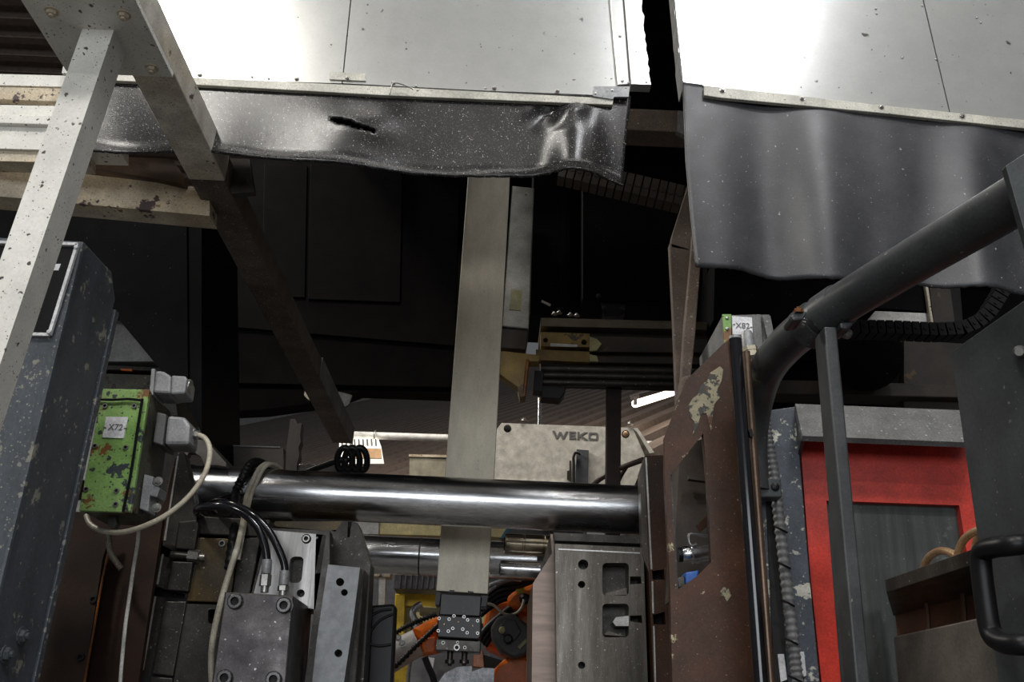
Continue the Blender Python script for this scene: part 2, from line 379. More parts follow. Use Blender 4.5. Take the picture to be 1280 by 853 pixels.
# ================================================================== the hall
t = struct('floor'); t.box('floor', (-14, 14), (-12, 42), (-0.1, 0), concrete, 0); t.done()
t = struct('wall_back'); t.box('wall_back', (-30, 30), (42, 42.2), (0, 18), hallw, 0); t.done()
def corrugated(name, P0, d, h, ld, lh, pitch, depth, mt):
    """roof sheet: ribs run along d, profile steps along h"""
    bm = bmesh.new(); n = d.cross(h).normalized()
    if n.z > 0: n = -n
    prof = []; k = lh[0]
    while k < lh[1]:
        prof += [(k, 0), (k + pitch * .45, 0), (k + pitch * .55, depth), (k + pitch * .9, depth)]; k += pitch
    A = [bm.verts.new(P0 + d * ld[0] + h * s + n * q) for s, q in prof]; B = [bm.verts.new(P0 + d * ld[1] + h * s + n * q) for s, q in prof]
    A2 = [bm.verts.new(P0 + d * ld[0] + h * s + n * (q - .05)) for s, q in prof]; B2 = [bm.verts.new(P0 + d * ld[1] + h * s + n * (q - .05)) for s, q in prof]
    for i in range(len(prof) - 1):
        bm.faces.new((A[i], A[i + 1], B[i + 1], B[i])); bm.faces.new((A2[i], A2[i + 1], B2[i + 1], B2[i]))
    t = struct(name); t.add(name, bm, mt); return t.done()
rd = ray(1340, 297).normalized(); rh = V((rd.y, -rd.x, 0)).normalized()
R0 = aY(500, 545, 15.0)
rn = rd.cross(rh).normalized(); rn = -rn if rn.z > 0 else rn
corrugated('ceiling', R0, rd, rh, (-6, 26), (-30, 9), 0.42, 0.10, roofm)
corrugated('ceiling', V((-3, 7, 8.4)), V((1, 0, 0)), V((0, 1, 0)), (-9, 12), (-4.5, 4.5), 0.3, 0.07, roofm)
# roof purlins crossing under the sheets
for i, (a, c) in enumerate((((432, 505), (575, 527)), ((458, 497), (478, 548)), ((668, 545), (850, 480)))):
    def onroof(q, off):
        dd = ray(*q); return CAM + dd * ((R0 - CAM).dot(rn) + off) / dd.dot(rn)
    t = struct('trim_%d' % (i + 1)); t.beam('roof_purlin', onroof(a, -.0) - rn * -0.16, onroof(c, 0) - rn * -0.16, 0.13, 0.16, roofdark, up=rn, bevel=0); t.done()
# lit fluorescent lamp under the roof
t = Thing('fluorescent_lamp', 'lit warm fluorescent tube lamp hanging under the brown corrugated roof', 'lamp')
p0, p1 = aY(794, 505, 8.0), aY(840, 491, 8.9)
t.cyl('tube', p0, p1, 0.034, lampm, 16); t.beam('housing', p0 + V((0, .03, .075)), p1 + V((0, .03, .075)), 0.09, 0.04, roofdark)
for p in (p0, p1): t.box('end_cap', (p.x - .015, p.x + .015), (p.y - .02, p.y + .03), (p.z - .01, p.z + .06), roofdark)
t.done()

# ================================================================== hood: white panels, rubber curtains
YC = 1.95
t = Thing('machine_hood', 'white sheet-metal hood panel with two sheets and a flanged end strip', 'hood')
sh1 = t.poly('sheet', [(190, -400), (77, 91), (100, 93), (300, 101), (427, 104), (479, -400)], YC, .012, panelw)
t.poly('sheet', [(480.5, -400), (428.5, 104), (600, 113), (778, 120), (720, -400)], YC, .012, panelw)
fl = t.poly('end_flange', [(726, -400), (772, 106), (787, 105), (747, -400)], YC - .012, .03, panelw, bevel=.002)
rag = [(748, -400), (789, 105), (814, 106)] + [(814 - (.11 * k * 6) + random.uniform(-2.2, 1.2), 104 - k * 6) for k in range(1, 27)] + [(766, -400)]
t.poly('end_sheet', rag, YC + .01, .03, panelw)
for x, y in ((775, 45), (778, 101), (786, 103), (808, 103)): t.bolt(aY(x, y, YC - .013), .0035, 'pan', zinc, name='rivet')
st = t.poly('clamp_strip', [(112, 92), (112, 99), (230, 105), (480, 119), (766, 131), (767, 123), (480, 108), (250, 97)], YC - .016, .012, trimw, bevel=.0015)
for x, y in ((250, 94), (371, 99), (434, 98), (492, 104), (618, 110.5), (697, 114), (744, 118), (765, 114)): t.bolt(aY(x, y, YC - .016), .0052, 'hex', zinc, parent=None)
t.poly('corner_tab', [(742, 108), (787, 108), (786, 121), (768, 121), (766, 124), (741, 120)], YC - .02, .006, greycast)
t.poly('tab_plate', [(413, 90), (456, 92), (457, 101), (412, 99)], YC - .004, .004, trimw)
for x, y in ((315, 96), (336, 98), (520, 107), (607, 110), (695, 116)): t.bolt(aY(x, y, YC - .001), .003, 'pan', zinc, name='rivet')
t.tube('hanging_wire', [aY(x, y, YC - .035) for x, y in ((487, 118), (489, 111), (492, 104), (501, 105), (514, 110), (516, 112))], .0018, zinc, 6)
t.done()
t = Thing('machine_hood', 'white sheet-metal hood panel clamped above the long drooping grey-black rubber curtain', 'hood')
t.poly('sheet', [(803, -400), (852, 104), (880, 107), (1187, 143), (1059, -400)], YC, .05, panelw)
t.poly('sheet', [(1060.5, -400), (1188.5, 143), (1350, 165), (1300, -400)], YC, .012, panelw)
ed = [(803, -400), (836, -60)] + [(837 + k * 1.62 + random.uniform(-1.6, .6), -54 + k * 16.6) for k in range(0, 10)] + [(853, 112), (855, 112), (837.5, -60), (804.5, -400)]
t.poly('edge_strip', ed, YC - .002, .05, dust)
t.poly('clamp_strip', [(880, 107), (880, 119), (900, 122), (1100, 141), (1350, 168), (1350, 157), (1100, 131), (903, 109)], YC - .016, .012, trimw, bevel=.0015)
for x, y in ((903, 113), (1003, 123), (1102, 133.5), (1203, 145)): t.bolt(aY(x, y, YC - .017), .0052, 'hex', zinc)
for x, y in ((1095, 11), (1096, 17), (1153, 7), (1170, 74), (1221, 22), (1226, 28), (1128, 72)): t.bolt(aY(x, y, YC - .001), .003, 'pan', zinc, name='rivet')
t.done()

def curtain(name, label, top, bot, left, right, Y, disp, mt, nu, nv, hole=None, th=.006):
    """rubber sheet: top/bot are pixel outlines, disp(u,v) pushes it out of its plane"""
    def interp(L, x):
        for (x0, y0), (x1, y1) in zip(L, L[1:]):
            if x <= x1: return y0 + (y1 - y0) * (x - x0) / (x1 - x0)
        return L[-1][1]
    def sidex(L, y):
        return interp([(b, a) for a, b in L], y)
    bm = bmesh.new(); rows = []; pix = []
    for j in range(nv + 1):
        v = j / nv; row = []; pr = []
        for i in range(nu + 1):
            u = i / nu
            # u runs between the side outlines
            xt = top[0][0] + u * (top[-1][0] - top[0][0]); xb = bot[0][0] + u * (bot[-1][0] - bot[0][0])
            y = interp(top, xt) * (1 - v) + interp(bot, xb) * v
            xl, xr = sidex(left, y), sidex(right, y)
            x = xl + u * (xr - xl)
            if j == nv: y += random.uniform(-.7, .7)
            pr.append((x, y)); row.append(bm.verts.new(aY(x, y, Y) + V((0, disp(u, v), 0))))
        rows.append(row); pix.append(pr)
    for j in range(nv):
        for i in range(nu):
            cx = (pix[j][i][0] + pix[j + 1][i + 1][0]) / 2; cy = (pix[j][i][1] + pix[j + 1][i + 1][1]) / 2
            if hole and hole(cx, cy): continue
            bm.faces.new((rows[j][i], rows[j + 1][i], rows[j + 1][i + 1], rows[j][i + 1]))
    t = Thing(name, label, 'curtain')
    o = t.add(name, bm, mt, smooth=80)
    md = o.modifiers.new('thickness', 'SOLIDIFY'); md.thickness = th; md.offset = 1
    return t.done()
def slot(x, y):
    yc = 151.5 + (x - 415) * .265 + (1.5 if x > 440 else 0); return 415 < x < 469 and abs(y - yc) < (4.2 if x < 452 else 3.0) * (1 if x > 421 else .6)
def dl(u, v):
    d = 0.012 * v * math.sin(u * 9 + 1) + .006 * math.sin(u * 23) * v
    r = math.exp(-((u - .90) / .045) ** 2); d -= .035 * r * (0.2 + .8 * v)      # bulge near the torn corner
    d -= .010 * math.exp(-((u - .52) / .06) ** 2 - ((v - .45) / .25) ** 2)
    d += .10 * max(0, u - .94) * v * 4
    d += .012 * math.sin(u * 60 + v * 5) * max(0, 1 - abs(u - .86) / .08) * max(0, 1 - abs(v - .2) / .25)
    d -= .05 * (max(0, v - .82) / .18) ** 2 * (0.3 + .7 * max(0, u - .7) / .3) * .4
    d -= .016 * v * max(0, 1 - u / .4)
    return d
curtain('rubber_curtain', 'short black speckled rubber curtain with a torn slot under the white hood', [(108, 96), (250, 103), (480, 116), (740, 122), (789, 120)],
        [(112, 190), (250, 192), (360, 203), (470, 213), (600, 220), (700, 220), (745, 223), (778, 233)], [(108, 90), (112, 240)], [(790, 90), (788, 130), (783, 175), (778, 240)],
        YC - .004, dl, rubberL, 180, 44, slot)
def dr(u, v):
    a = .25 + .75 * v
    return a * (.016 * math.sin(u * 17.5 - 1.6) + .010 * math.sin(u * 9 + .4 + v) + .006 * math.sin(u * 31 + 1)) - .03 * v * v * math.sin(u * 7 + 2.5) * .5
curtain('rubber_curtain', 'long drooping grey-black rubber curtain with vertical folds beside the bent tube rail', [(853, 103), (880, 106), (881, 113), (1100, 135), (1360, 163)],
        [(870, 335), (930, 334), (985, 344), (1040, 352), (1080, 351), (1150, 353), (1200, 362), (1280, 367), (1360, 366)],
        [(853, 90), (857, 200), (863, 270), (870, 345)], [(1360, 90), (1360, 400)], YC - .004, dr, rubberR, 130, 40)

# hood roof and walls added to keep the light out from above
t = Thing('hood_light_block', 'dark slab casing added over the casting machine to block light', 'casing')
t.box('roof_sheet', (-1.02, 3.2), (2.0, 5.2), (4.62, 4.67), soot, 0)
t.box('side_sheet', (3.15, 3.2), (2.0, 5.2), (2.6, 4.62), soot, 0)
t.box('back_sheet', (-1.02, 3.2), (5.15, 5.2), (3.75, 4.62), soot, 0)
t.done()

# ================================================================== cream support frame
t = Thing('support_frame', 'cream painted square-tube support frame with bolted plate on its post', 'frame')
YP = 1.5
a, b_ = aY(103, 36, YP), aY(143, 38, YP)
px0, px1, zt = a.x, b_.x, a.z
tl, ml = aY(103, 36, YP), aY(9, 300, YP); tr_, mr_ = aY(142.5, 37, YP), aY(53, 300, YP)
def down(p, q): return p + (q - p) * (p.z / (p.z - q.z))
bl, br_ = down(tl, ml), down(tl, ml) + (tr_ - tl)
for q in (tl, tr_): q.z = zt
back = V((0, .065, 0))
t.hexa('post', [tl, tr_, tr_ + back, tl + back], [bl, br_, br_ + back, bl + back], cream, .006)
# plate under the rail, seen from below
zp = zt
pl = [aZ(38, -8, zp), aZ(172, -8, zp), aZ(216, 97, zp), aZ(88, 97, zp)]
plx = [min(pl[0].x, pl[3].x), max(pl[1].x, pl[2].x)]
gp = t.box('cap_plate', (pl[3].x, pl[2].x), (1.34, pl[2].y), (zp, zp + .012), cream, .001)
for x, y in ((65, 14), (155, 18), (190, 85)):
    q = aZ(x, y, zp); t.bolt(q, .010, 'hex', creamrust, (0, 0, -1), parent=gp)
# rail along the depth of the machine
xl = aZ(155, 98, zp).x; xr = pl[2].x
t.box('rail', (xl + .012, xr - .002), (1.36, 2.06), (zp + .012, zp + .085), railm, .004)
t.box('rear_rail', (xl + .0125, xr - .0025), (2.06, 4.36), (zp + .0125, zp + .0845), railbrown, .004)  # rear length of the rail, darker speckled brown than the front
t.box('lit_end_face', (xr - .0025, xr + .002), (3.45, 4.36), (zp + .008, zp + .09), dust, .001)  # pale grey plate painting the rail's right face as lit near its end
t.done()
def xbeam(name, label, tl, tr, bl, br, Y0, Y1, th, mt, zt=None):
    t = Thing(name, label, 'beam', None)
    A = [aY(*tl, Y0), aY(*tr, Y1), aY(*br, Y1), aY(*bl, Y0)]
    t.hexa('beam', A, [p + V((0, th, 0)) for p in A], mt, .004); return t
t = xbeam('cross_beam', 'cream cross beam with peeling grey patches just below the speckled curtain', (-60, 198), (262, 236), (-60, 240), (262, 270), 2.06, 2.16, .07, creamrust)
t.poly('rusty_flange', [(100, 193), (215, 199), (232, 222), (230, 229), (160, 218), (100, 208)], 2.12, .03, mat('bare_rusty_steel', (0.05, .03, .02), (.10, .06, .035), .7, chips=((.45, .34, .22), 8, .60)))
t.done()
t = xbeam('cross_beam', 'cream cross beam with stepped ledges behind the square post', (-60, 130), (150, 134), (-60, 184), (150, 190), 1.98, 1.98, .06, cream)
t.poly('ledge', [(-60, 141), (140, 147), (140, 158), (-60, 152)], 1.965, .02, cream, bevel=.002)
t.poly('rusty_underside', [(-60, 183), (110, 188), (110, 204), (-60, 200)], 1.99, .05, creamrust)
t.done()
t = xbeam('cross_beam', 'uppermost cream cross beam with rust-stained lower lip behind the square post', (-60, 91), (100, 95), (-60, 105), (100, 109), 1.98, 1.98, .06, cream)
t.poly('rust_lip', [(-60, 107), (100, 111), (100, 128), (-60, 122)], 1.975, .02, creamrust, bevel=.002)
t.done()
t = Thing('rail_bracket', 'small dark steel bracket bolted beside the cream rail under the curtain', 'bracket')
t.poly('plate', [(268, 196), (312, 199), (318, 240), (290, 242), (280, 225)], 2.1, .02, sootb)
t.bolt(aY(303, 226, 2.1), .008, 'hex', sootb); t.bolt(aY(284, 205, 2.1), .006, 'hex', sootb)
t.done()

# ================================================================== blue-grey column with plaque
t = Thing('machine_column', 'blue-grey scratched machine column with chamfered top and black plaque', 'column')
YB = 1.72
xf = aY(105, 301, YB).x
side = [aX(105, 301, xf), aX(141, 340, xf), aX(143, 358, xf)]
yb = sum(aX(x, y, xf).y for x, y in ((142, 388), (124, 477), (72, 700))) / 3
side += [V((xf, max(yb, side[2].y), side[2].z - .02)), V((xf, max(yb, side[2].y), 0)), V((xf, YB, 0))]
side[0].y = YB
body = t.prism('body', side, V((-.5, 0, 0)), blue, bevel=.006)
YS = YB - .004
sgn = t.poly('plaque', [(-30, 307), (95, 310), (63, 416), (-30, 416)], YS, .006, plaq)
for a_, c_ in (((-30, 303), (97, 306)), ((97, 306), (62, 419)), ((62, 419), (-30, 417))):
    t.beam('plaque_frame', aY(*a_, YS - .002), aY(*c_, YS - .002), .006, .008, paper, up=V((0, 1, 0)), bevel=.001, parent=None)
for p in ((95, 309), (61, 415)): t.bolt(aY(*p, YS - .007), .0045, 'pan', paper, name='rivet')
t.poly('print_mark', [(55, 330), (76, 330), (73, 338), (54, 338)], YS - .001, .002, paper)
t.poly('print_mark', [(48, 356), (59, 356), (55, 364), (48, 364)], YS - .001, .002, paper)
t.poly('print_mark', [(42, 385), (48, 385), (44, 392), (42, 392)], YS - .001, .002, paper)
for x, y in ((26, 795), (6, 818)):
    p = aX(x, y, xf); t.bolt(V((xf, p.y, p.z)), .012, 'hex', blue, (1, 0, 0), name='knob')
t.done()
t = Thing('cover_plate', 'thin dark cover plate standing close behind the blue-grey column', 'plate')
t.box('cover_plate', (xf - .3, xf + .004), (max(yb, side[2].y) + .001, max(yb, side[2].y) + .022), (0.0, aX(142, 386, xf).z), blue, .002); t.done()
t = Thing('switch_cabinet', 'pale grey cabinet with an orange stripe seen behind the green junction box', 'cabinet')
t.poly('upper_panel', [(90, 380), (150, 380), (192, 452), (90, 452)], 3.46, .3, hallw)
t.poly('stripe', [(90, 455), (205, 460), (206, 464), (90, 461)], 3.46, .3, sootb)
t.poly('orange_mark', [(151, 461), (165, 461.5), (165, 464), (151, 463)], 3.45, .01, orange)
t.poly('lower_panel', [(90, 466), (215, 470), (222, 520), (90, 520)], 3.47, .3, greendull)
t.box('cabinet_base', (aY(90, 500, 3.5).x, aY(200, 500, 3.5).x), (3.48, 3.75), (0, aY(150, 515, 3.5).z), hallw)
t.done()

# ================================================================== green junction box
t = Thing('junction_box', 'green chipped junction box lettered X72 with grey connector hoods', 'junction box')
YG = 2.15
bd = t.poly('body', [(127, 488), (188, 489), (165, 640), (100, 638)], YG, .16, greendull, bevel=.002)
lid = t.poly('lid', [(128.5, 486), (187, 487), (163, 641), (98, 639)], YG - .012, .012, green, bevel=.002)
for x, y in ((131.6, 508), (168, 508), (119, 558), (157.5, 560), (108, 612), (146, 614), (145, 631), (157, 633)):
    t.bolt(aY(x, y, YG - .012), .0062, 'socket', zinc, parent=lid, name='screw')
lb = t.poly('label_plate', [(132.5, 521), (160, 521.5), (154.5, 548), (128, 547)], YG - .015, .003, paper)
t.text('X72', 144.5, 534.5, YG - .016, 8.2, inkg, parent=lb, sx=.95)
t.poly('dash_mark', [(129, 534), (132.5, 534), (132.5, 535.3), (129, 535.3)], YG - .0165, .002, inkg, parent=lb)
t.poly('dash_mark', [(155, 535), (158.5, 535), (158.5, 536.3), (155, 536.3)], YG - .0165, .002, inkg, parent=lb)
t.tube('cord', [aY(x, y, YG - .02) for x, y in ((120, 499), (140, 500), (160, 499), (178, 501))], .003, blackpl, 6, sub=3)
t.tube('cord', [aY(x, y, YG - .02) for x, y in ((178, 499), (173, 530), (164, 590), (154, 640))], .0035, blackpl, 6, sub=4)
c1 = t.poly('connector_base', [(189, 461), (194, 461), (191, 494), (186, 494)], YG + .01, .09, greycast, bevel=.002)
t.poly('connector_hood', [(194, 463), (204, 464), (214, 470), (213, 492), (191, 491)], YG + .012, .085, greycast, bevel=.006)
t.poly('connector_hood', [(214, 469), (232, 470), (234, 474), (231, 492), (213, 493)], YG + .018, .07, greycast, bevel=.006)
t.cyl('blind_cap', aY(230, 483, YG + .045), aY(239, 484, YG + .045), .018, zinc, 16, bevel=.003)
t.poly('connector_base', [(196, 515), (208, 518), (203, 557), (191, 553)], YG + .03, .09, mat('dark_cast_metal', (.09, .09, .09), (.12, .12, .12), .5), bevel=.003)
t.poly('connector_hood', [(209, 519), (231, 521), (238, 532), (236, 556), (205, 556)], YG + .035, .075, greycast, bevel=.008)
t.cyl('cable_gland', aY(235, 541, YG + .07), aY(243, 543, YG + .07), .013, greycast, 12)
t.cyl('gland_nut', aY(242, 543, YG + .07), aY(248, 544.5, YG + .07), .011, zinc, 6)
t.poly('terminal_bracket', [(180, 593), (192, 596), (190, 606), (200, 610), (196, 622), (187, 620), (185, 640), (174, 636)], YG + .03, .05, greycast, bevel=.002)
for x, y in ((198, 602), (196, 635)): t.bolt(aY(x, y, YG + .03), .008, 'hex', zinc)
t.poly('drain_fitting', [(136, 640), (143, 640), (146, 655), (142, 662), (135, 658)], YG + .05, .02, greendull)
t.poly('mounting_lug', [(92, 601), (104, 600), (100, 622), (88, 622)], YG + .03, .03, rustp)
t.poly('hinge', [(120, 480), (128, 484), (124, 496), (118, 502)], YG + .02, .03, greycast)
t.done()
t = Thing('sensor_cable', 'cream cable curving from the grey connector down under the green junction box', 'cable')
t.tube('sensor_cable', [aY(x, y, Y) for x, y, Y in ((245, 543, 2.22), (256, 548, 2.21), (262, 560, 2.2), (261, 578, 2.18), (252, 600, 2.15), (232, 625, 2.13), (205, 646, 2.12), (175, 660, 2.13), (150, 666, 2.16), (128, 664, 2.2), (113, 656, 2.25), (108, 645, 2.28))], .0062, creamcab, 10); t.done()
t = Thing('drop_cable', 'thin off-white cord hanging straight down below the green junction box', 'cord')
t.tube('drop_cable', [aY(x, y, 2.35) for x, y in ((174, 655), (172, 680), (167, 710), (162, 745), (157, 780), (153, 820), (150, 860), (149, 900))], .0045, whitecab, 8); t.done()

# ================================================================== moving platen and its guard
t = Thing('guard_sheet', 'dark rust-brown guard sheet with an orange corroded edge beneath the green junction box', 'guard')
t.poly('sheet', [(60, 640), (205, 640), (172, 860), (165, 920), (0, 920), (20, 820)], 2.62, .02, mat('dark_red_rust', (.040, .018, .010), (.026, .013, .009), .5, spec=.3))
t.poly('front_sheet', [(72, 690), (140, 660), (128, 700), (104, 860), (98, 920), (10, 920)], 2.55, .015, mat('dark_rust', (.030, .018, .013), (.045, .022, .013), .45))
t.tube('corroded_edge', [aY(x, y, 2.54) for x, y in ((136, 690), (127, 730), (117, 790), (108, 840), (98, 900))], .003, orangerust, 6)
for x, y in ((117, 750), (101, 822)): t.bolt(aY(x, y, 2.55), .010, 'socket', hole)
t.tube('drip_hose', [aY(x, y, 2.5) for x, y in ((135, 668), (138, 690), (146, 704), (152, 712))], .008, greendull, 8)
t.done()
YL = 2.72
t = Thing('moving_platen', 'dark oily steel moving platen with T-slots and a bright machined edge', 'platen')
slot1 = [(185, 676), (205, 683), (219, 690), (240, 693), (240, 699), (216, 700), (203, 694), (183, 693)]
slot2 = [(175, 728), (195, 733), (214, 740), (231, 743), (231, 749), (208, 748), (190, 745), (172, 744)]
t.poly('face_plate', [(224, 566), (230, 566), (246, 640), (245, 660), (243, 700), (233, 760), (205, 920), (150, 920), (160, 845), (205, 640)], YL, .05, darksteel, holes=[slot1, slot2])
t.poly('core', [(222, 575), (240, 640), (240, 700), (205, 920), (150, 920), (205, 640)], YL + .055, 1.6, darksteel)
t.poly('machined_edge', [(221.5, 570), (223.5, 570), (207, 676), (204.5, 676)], YL - .003, .006, edge)
t.poly('machined_edge', [(202.5, 693), (204.5, 693), (197.5, 731), (195.5, 731)], YL - .003, .006, edge)
t.poly('machined_edge', [(193, 746), (195, 746), (179.5, 838), (177.5, 838)], YL - .003, .006, edge)
t.poly('side_strip', [(207, 625), (219, 573), (221, 573), (205, 676), (184, 676), (188, 655)], YL - .001, .004, rustp)
t.poly('recess', [(150, 842), (218, 846), (214, 920), (145, 920)], YL - .01, .02, hole)
t.done()
t = Thing('clamp_strip_plate', 'stepped grey-brown die clamping plate bolted on the moving platen', 'plate')
t.poly('step', [(223, 652), (246, 650), (248, 656), (243, 688), (218, 686)], YL - .03, .03, darksteel, bevel=.004)
t.poly('step', [(215, 702), (241, 703), (235, 740), (208, 738)], YL - .03, .03, darksteel, bevel=.003)
t.poly('step', [(206, 752), (233, 752), (216, 846), (190, 843)], YL - .03, .03, darksteel, bevel=.003)
t.poly('step', [(188, 846), (216, 848), (206, 920), (176, 920)], YL - .025, .03, darksteel, bevel=.003)
t.tube('stud', [aY(214, 694, YL - .02), aY(238, 696, YL - .02)], .011, darksteel, 10, sub=1)
t.cyl('nut', aY(236, 695, YL - .02), aY(249, 696.5, YL - .02), .019, zinc, 6)
t.cyl('stud_end', aY(249, 696.5, YL - .02), aY(256, 697.3, YL - .02), .010, zinc, 10)
t.done()
t = Thing('die_holder', 'oil-stained brown steel die holder left behind the cream cable loop', 'die')
oil = mat('oil_stained_steel', (.055, .045, .030), (.085, .055, .018), .4, .4, specks=((.3, .3, .26), 70, .12))
t.poly('upper_block', [(248, 645), (338, 650), (334, 672), (246, 668)], YL + .0, .25, darksteel, bevel=.004)
t.poly('stained_block', [(246, 672), (300, 674), (287, 754), (233, 752)], YL - .01, .3, oil, bevel=.003)
t.poly('middle_block', [(300, 673), (326, 672), (310, 754), (289, 754)], YL - .015, .3, darksteel, bevel=.003)
t.poly('lower_block', [(233, 755), (290, 757), (268, 920), (206, 920)], YL - .02, .3, darksteel, holes=[rrect(260, 762, 275, 780, 3)])
t.poly('lower_core', [(233, 757), (288, 759), (268, 920), (206, 920)], YL + .285, .1, hole)
t.bolt(aY(278, 680, YL - .012), .010, 'socket', zinc)
t.done()

# tie bars
TB = (aY(250, 611, 3.0) + aY(800, 640, 3.0)) / 2
TBZ = TB.z
def tiebar(label, Y, x0, x1, r, joint=None):
    t = Thing('tie_bar', label, 'tie bar')
    t.cyl('bar', (x0, Y, TBZ), (x1, Y, TBZ), r, chrome, 64)
    t.cyl('collar', (x0 + .004, Y, TBZ), (x0 + .03, Y, TBZ), r * 1.03, darksteel, 48)
    if joint: t.cyl('joint_ring', (joint - .003, Y, TBZ), (joint + .003, Y, TBZ), r * 1.006, darksteel, 48)
    return t.done()
x0 = aY(228, 610, 3.0).x; x1 = aY(806, 640, 3.0).x
tiebar('thick polished steel tie bar with cream cable looped over it', 3.0, x0, x1, .0765)
tiebar('polished rear tie bar passing behind the hanging beige arm plate', 4.04, -1.0, 0.43, .0775, aY(526, 690, 4.04).x)
t = Thing('tie_bar_bracket', 'grey triangular bracket plate over the end of the thick tie bar', 'bracket')
t.poly('tie_bar_bracket', [(222, 566), (228, 556), (246, 549), (258, 551), (283, 579), (283, 584), (270, 582), (255, 582), (251, 572), (243, 566), (236, 566), (229, 580), (225, 584)], 2.92, .03, mat('grey_brown_steel', (.17, .155, .145), (.13, .10, .085), .5, .3), bevel=.002); t.done()

# hoses and cables over the bar
def over(xt, yt, xb, yb_, dy, rb):   # a loop that climbs over the front tie bar and falls in front of it
    return []
t = Thing('looped_cable', 'cream double cable looped over the tie bar and falling beside the bolted block', 'cable')
def loop(dx):
    f = aY(332 + dx, 600, 3.0).x
    P = [V((f + .035, 3.10, TBZ - .02)), V((f + .03, 3.075, TBZ + .055)), V((f + .018, 3.03, TBZ + .085)), V((f, 2.97, TBZ + .086)), V((f - .012, 2.93, TBZ + .062)), V((f - .022, 2.912, TBZ + .02)), V((f - .033, 2.905, TBZ - .03))]
    return P
P = loop(3) + [aY(x, y, Y) for x, y, Y in ((305, 646, 2.74), (299, 676, 2.66), (290, 706, 2.64), (281, 735, 2.62), (273, 765, 2.6), (266, 800, 2.6), (264, 830, 2.6), (266, 870, 2.6), (268, 900, 2.6))]
t.tube('cable', P, .0085, creamcab, 10)
t.tube('cable', [p + V((.012, .004, .002)) for p in loop(3)] + [aY(x, y, Y) for x, y, Y in ((308, 645, 2.75), (303, 672, 2.68), (298, 700, 2.67))], .006, creamcab, 8)
t.done()
t = Thing('corrugated_hose', 'black corrugated hose looped over the tie bar beside the cream cable', 'hose')
P = [p + V((-.034, 0, .004)) for p in loop(3)] + [aY(x, y, Y) for x, y, Y in ((295, 648, 2.76), (291, 680, 2.68), (287, 712, 2.67))]
t.tube('corrugated_hose', P, .0155, blackpl, 12, sub=14, rings=(4, .86)); t.done()
def hose(label, pts, r, nut):
    t = Thing('hydraulic_hose', label, 'hose')
    t.tube('hose', [aY(*p) for p in pts], r, blackgl, 12)
    x, y, Y = pts[-1]
    lean = -.09
    t.cyl('ferrule', aY(x, y - 2, Y), aY(x + lean * 16, y + 16, Y), r * 1.25, greycast, 16, bevel=.001)
    t.cyl('hex_nut', aY(x + lean * 17, y + 17, Y), aY(x + lean * nut, y + nut, Y), r * 1.45, zinc, 6)
    t.cyl('nipple', aY(x + lean * nut, y + nut, Y), aY(x + lean * (nut + 8), y + nut + 8, Y), r * 1.0, zinc, 12)
    return t.done()
YH = 2.5
hose('glossy black hydraulic hose arching to the front fitting on the bolted steel block', [(262, 652, 2.8), (250, 645, 2.72), (246, 638, 2.64), (258, 634, 2.58), (282, 634, 2.54), (305, 643, 2.53), (322, 660, 2.53), (331, 682, 2.53), (334, 702, 2.53)], .0105, 31)
hose('black hydraulic hose arching to the rear fitting on the bolted steel block', [(268, 640, 2.84), (262, 632, 2.76), (275, 628, 2.66), (298, 634, 2.6), (318, 645, 2.58), (336, 664, 2.58), (348, 686, 2.58), (355, 704, 2.58), (356, 716, 2.58)], .0105, 23)
t = Thing('thin_hose', 'thin dark wire hose lying along the thick tie bar', 'hose')
t.tube('thin_hose', [aY(x, y, Y) for x, y, Y in ((262, 630, 2.88), (275, 622, 2.88), (292, 618, 2.9), (310, 619, 2.9))], .005, blackpl, 8); t.done()

# ================================================================== left die with slide cylinder
t = Thing('ejector_plate', 'milled aluminium plate with rounded window and screw holes behind the hydraulic hoses', 'plate')
t.poly('plate', [(338, 663), (408, 669), (394, 762), (315, 750)], 2.66, .035, alu, holes=[rrect(363, 696, 380, 729, 6, sk=.1), circ(383, 674, 6.2), circ(328, 673, 5), circ(376, 742, 5)])
for x, y, r in ((383, 674, .011), (328, 673, .0095)): t.bolt(aY(x, y, 2.672), r, 'socket', zinc)
t.poly('backing', [(334, 660), (410, 664), (396, 764), (312, 752)], 2.70, .12, darksteel)
t.done()
t = Thing('slide_block', 'dark steel hydraulic block held by four large socket screws', 'block')
YK = 2.46
S = [(281, 740), (367, 745), (352, 920), (255, 920)]
bk = t.poly('block', S, YK, .26, darksteel, bevel=.003)
t.poly('face', [(283, 742), (365, 747), (350, 920), (257, 920)], YK - .004, .008, mat('worn_face_steel', (.115, .104, .104), (.078, .070, .073), .42, .6, scale=10, specks=((.6, .6, .58), 60, .10), rvar=.12), holes=[circ(294.5, 752.5, 11), circ(355.5, 757.5, 11), circ(281.5, 848, 11), circ(342.5, 850, 11)])
for x, y in ((294.5, 752.5), (355.5, 757.5), (281.5, 848), (342.5, 850)): t.bolt(aY(x, y, YK - .002), .0185, 'socket', oxide)
t.done()
t = Thing('bolster_plate', 'ground grey steel bolster plate with paired drilled holes beside the hydraulic block', 'plate')
t.poly('plate', [(410, 706), (450, 710), (441, 780), (430, 853), (420, 920), (383, 920), (396, 800)], 2.62, .06, steelgrey, holes=[circ(425, 728, 5.2), circ(430.5, 741, 4.3), circ(423, 817, 5)])
t.poly('flank', [(395, 668), (412, 664), (412, 706), (398, 800), (384, 920), (372, 920), (392, 770)], 2.66, .05, darksteel)
t.poly('core', [(412, 708), (456, 712), (440, 920), (390, 920)], 2.70, .09, darksteel, bevel=.004)
for x, y in ((413, 683), (394, 815)): t.bolt(aY(x, y, 2.7), .006, 'pan', zinc)
t.done()
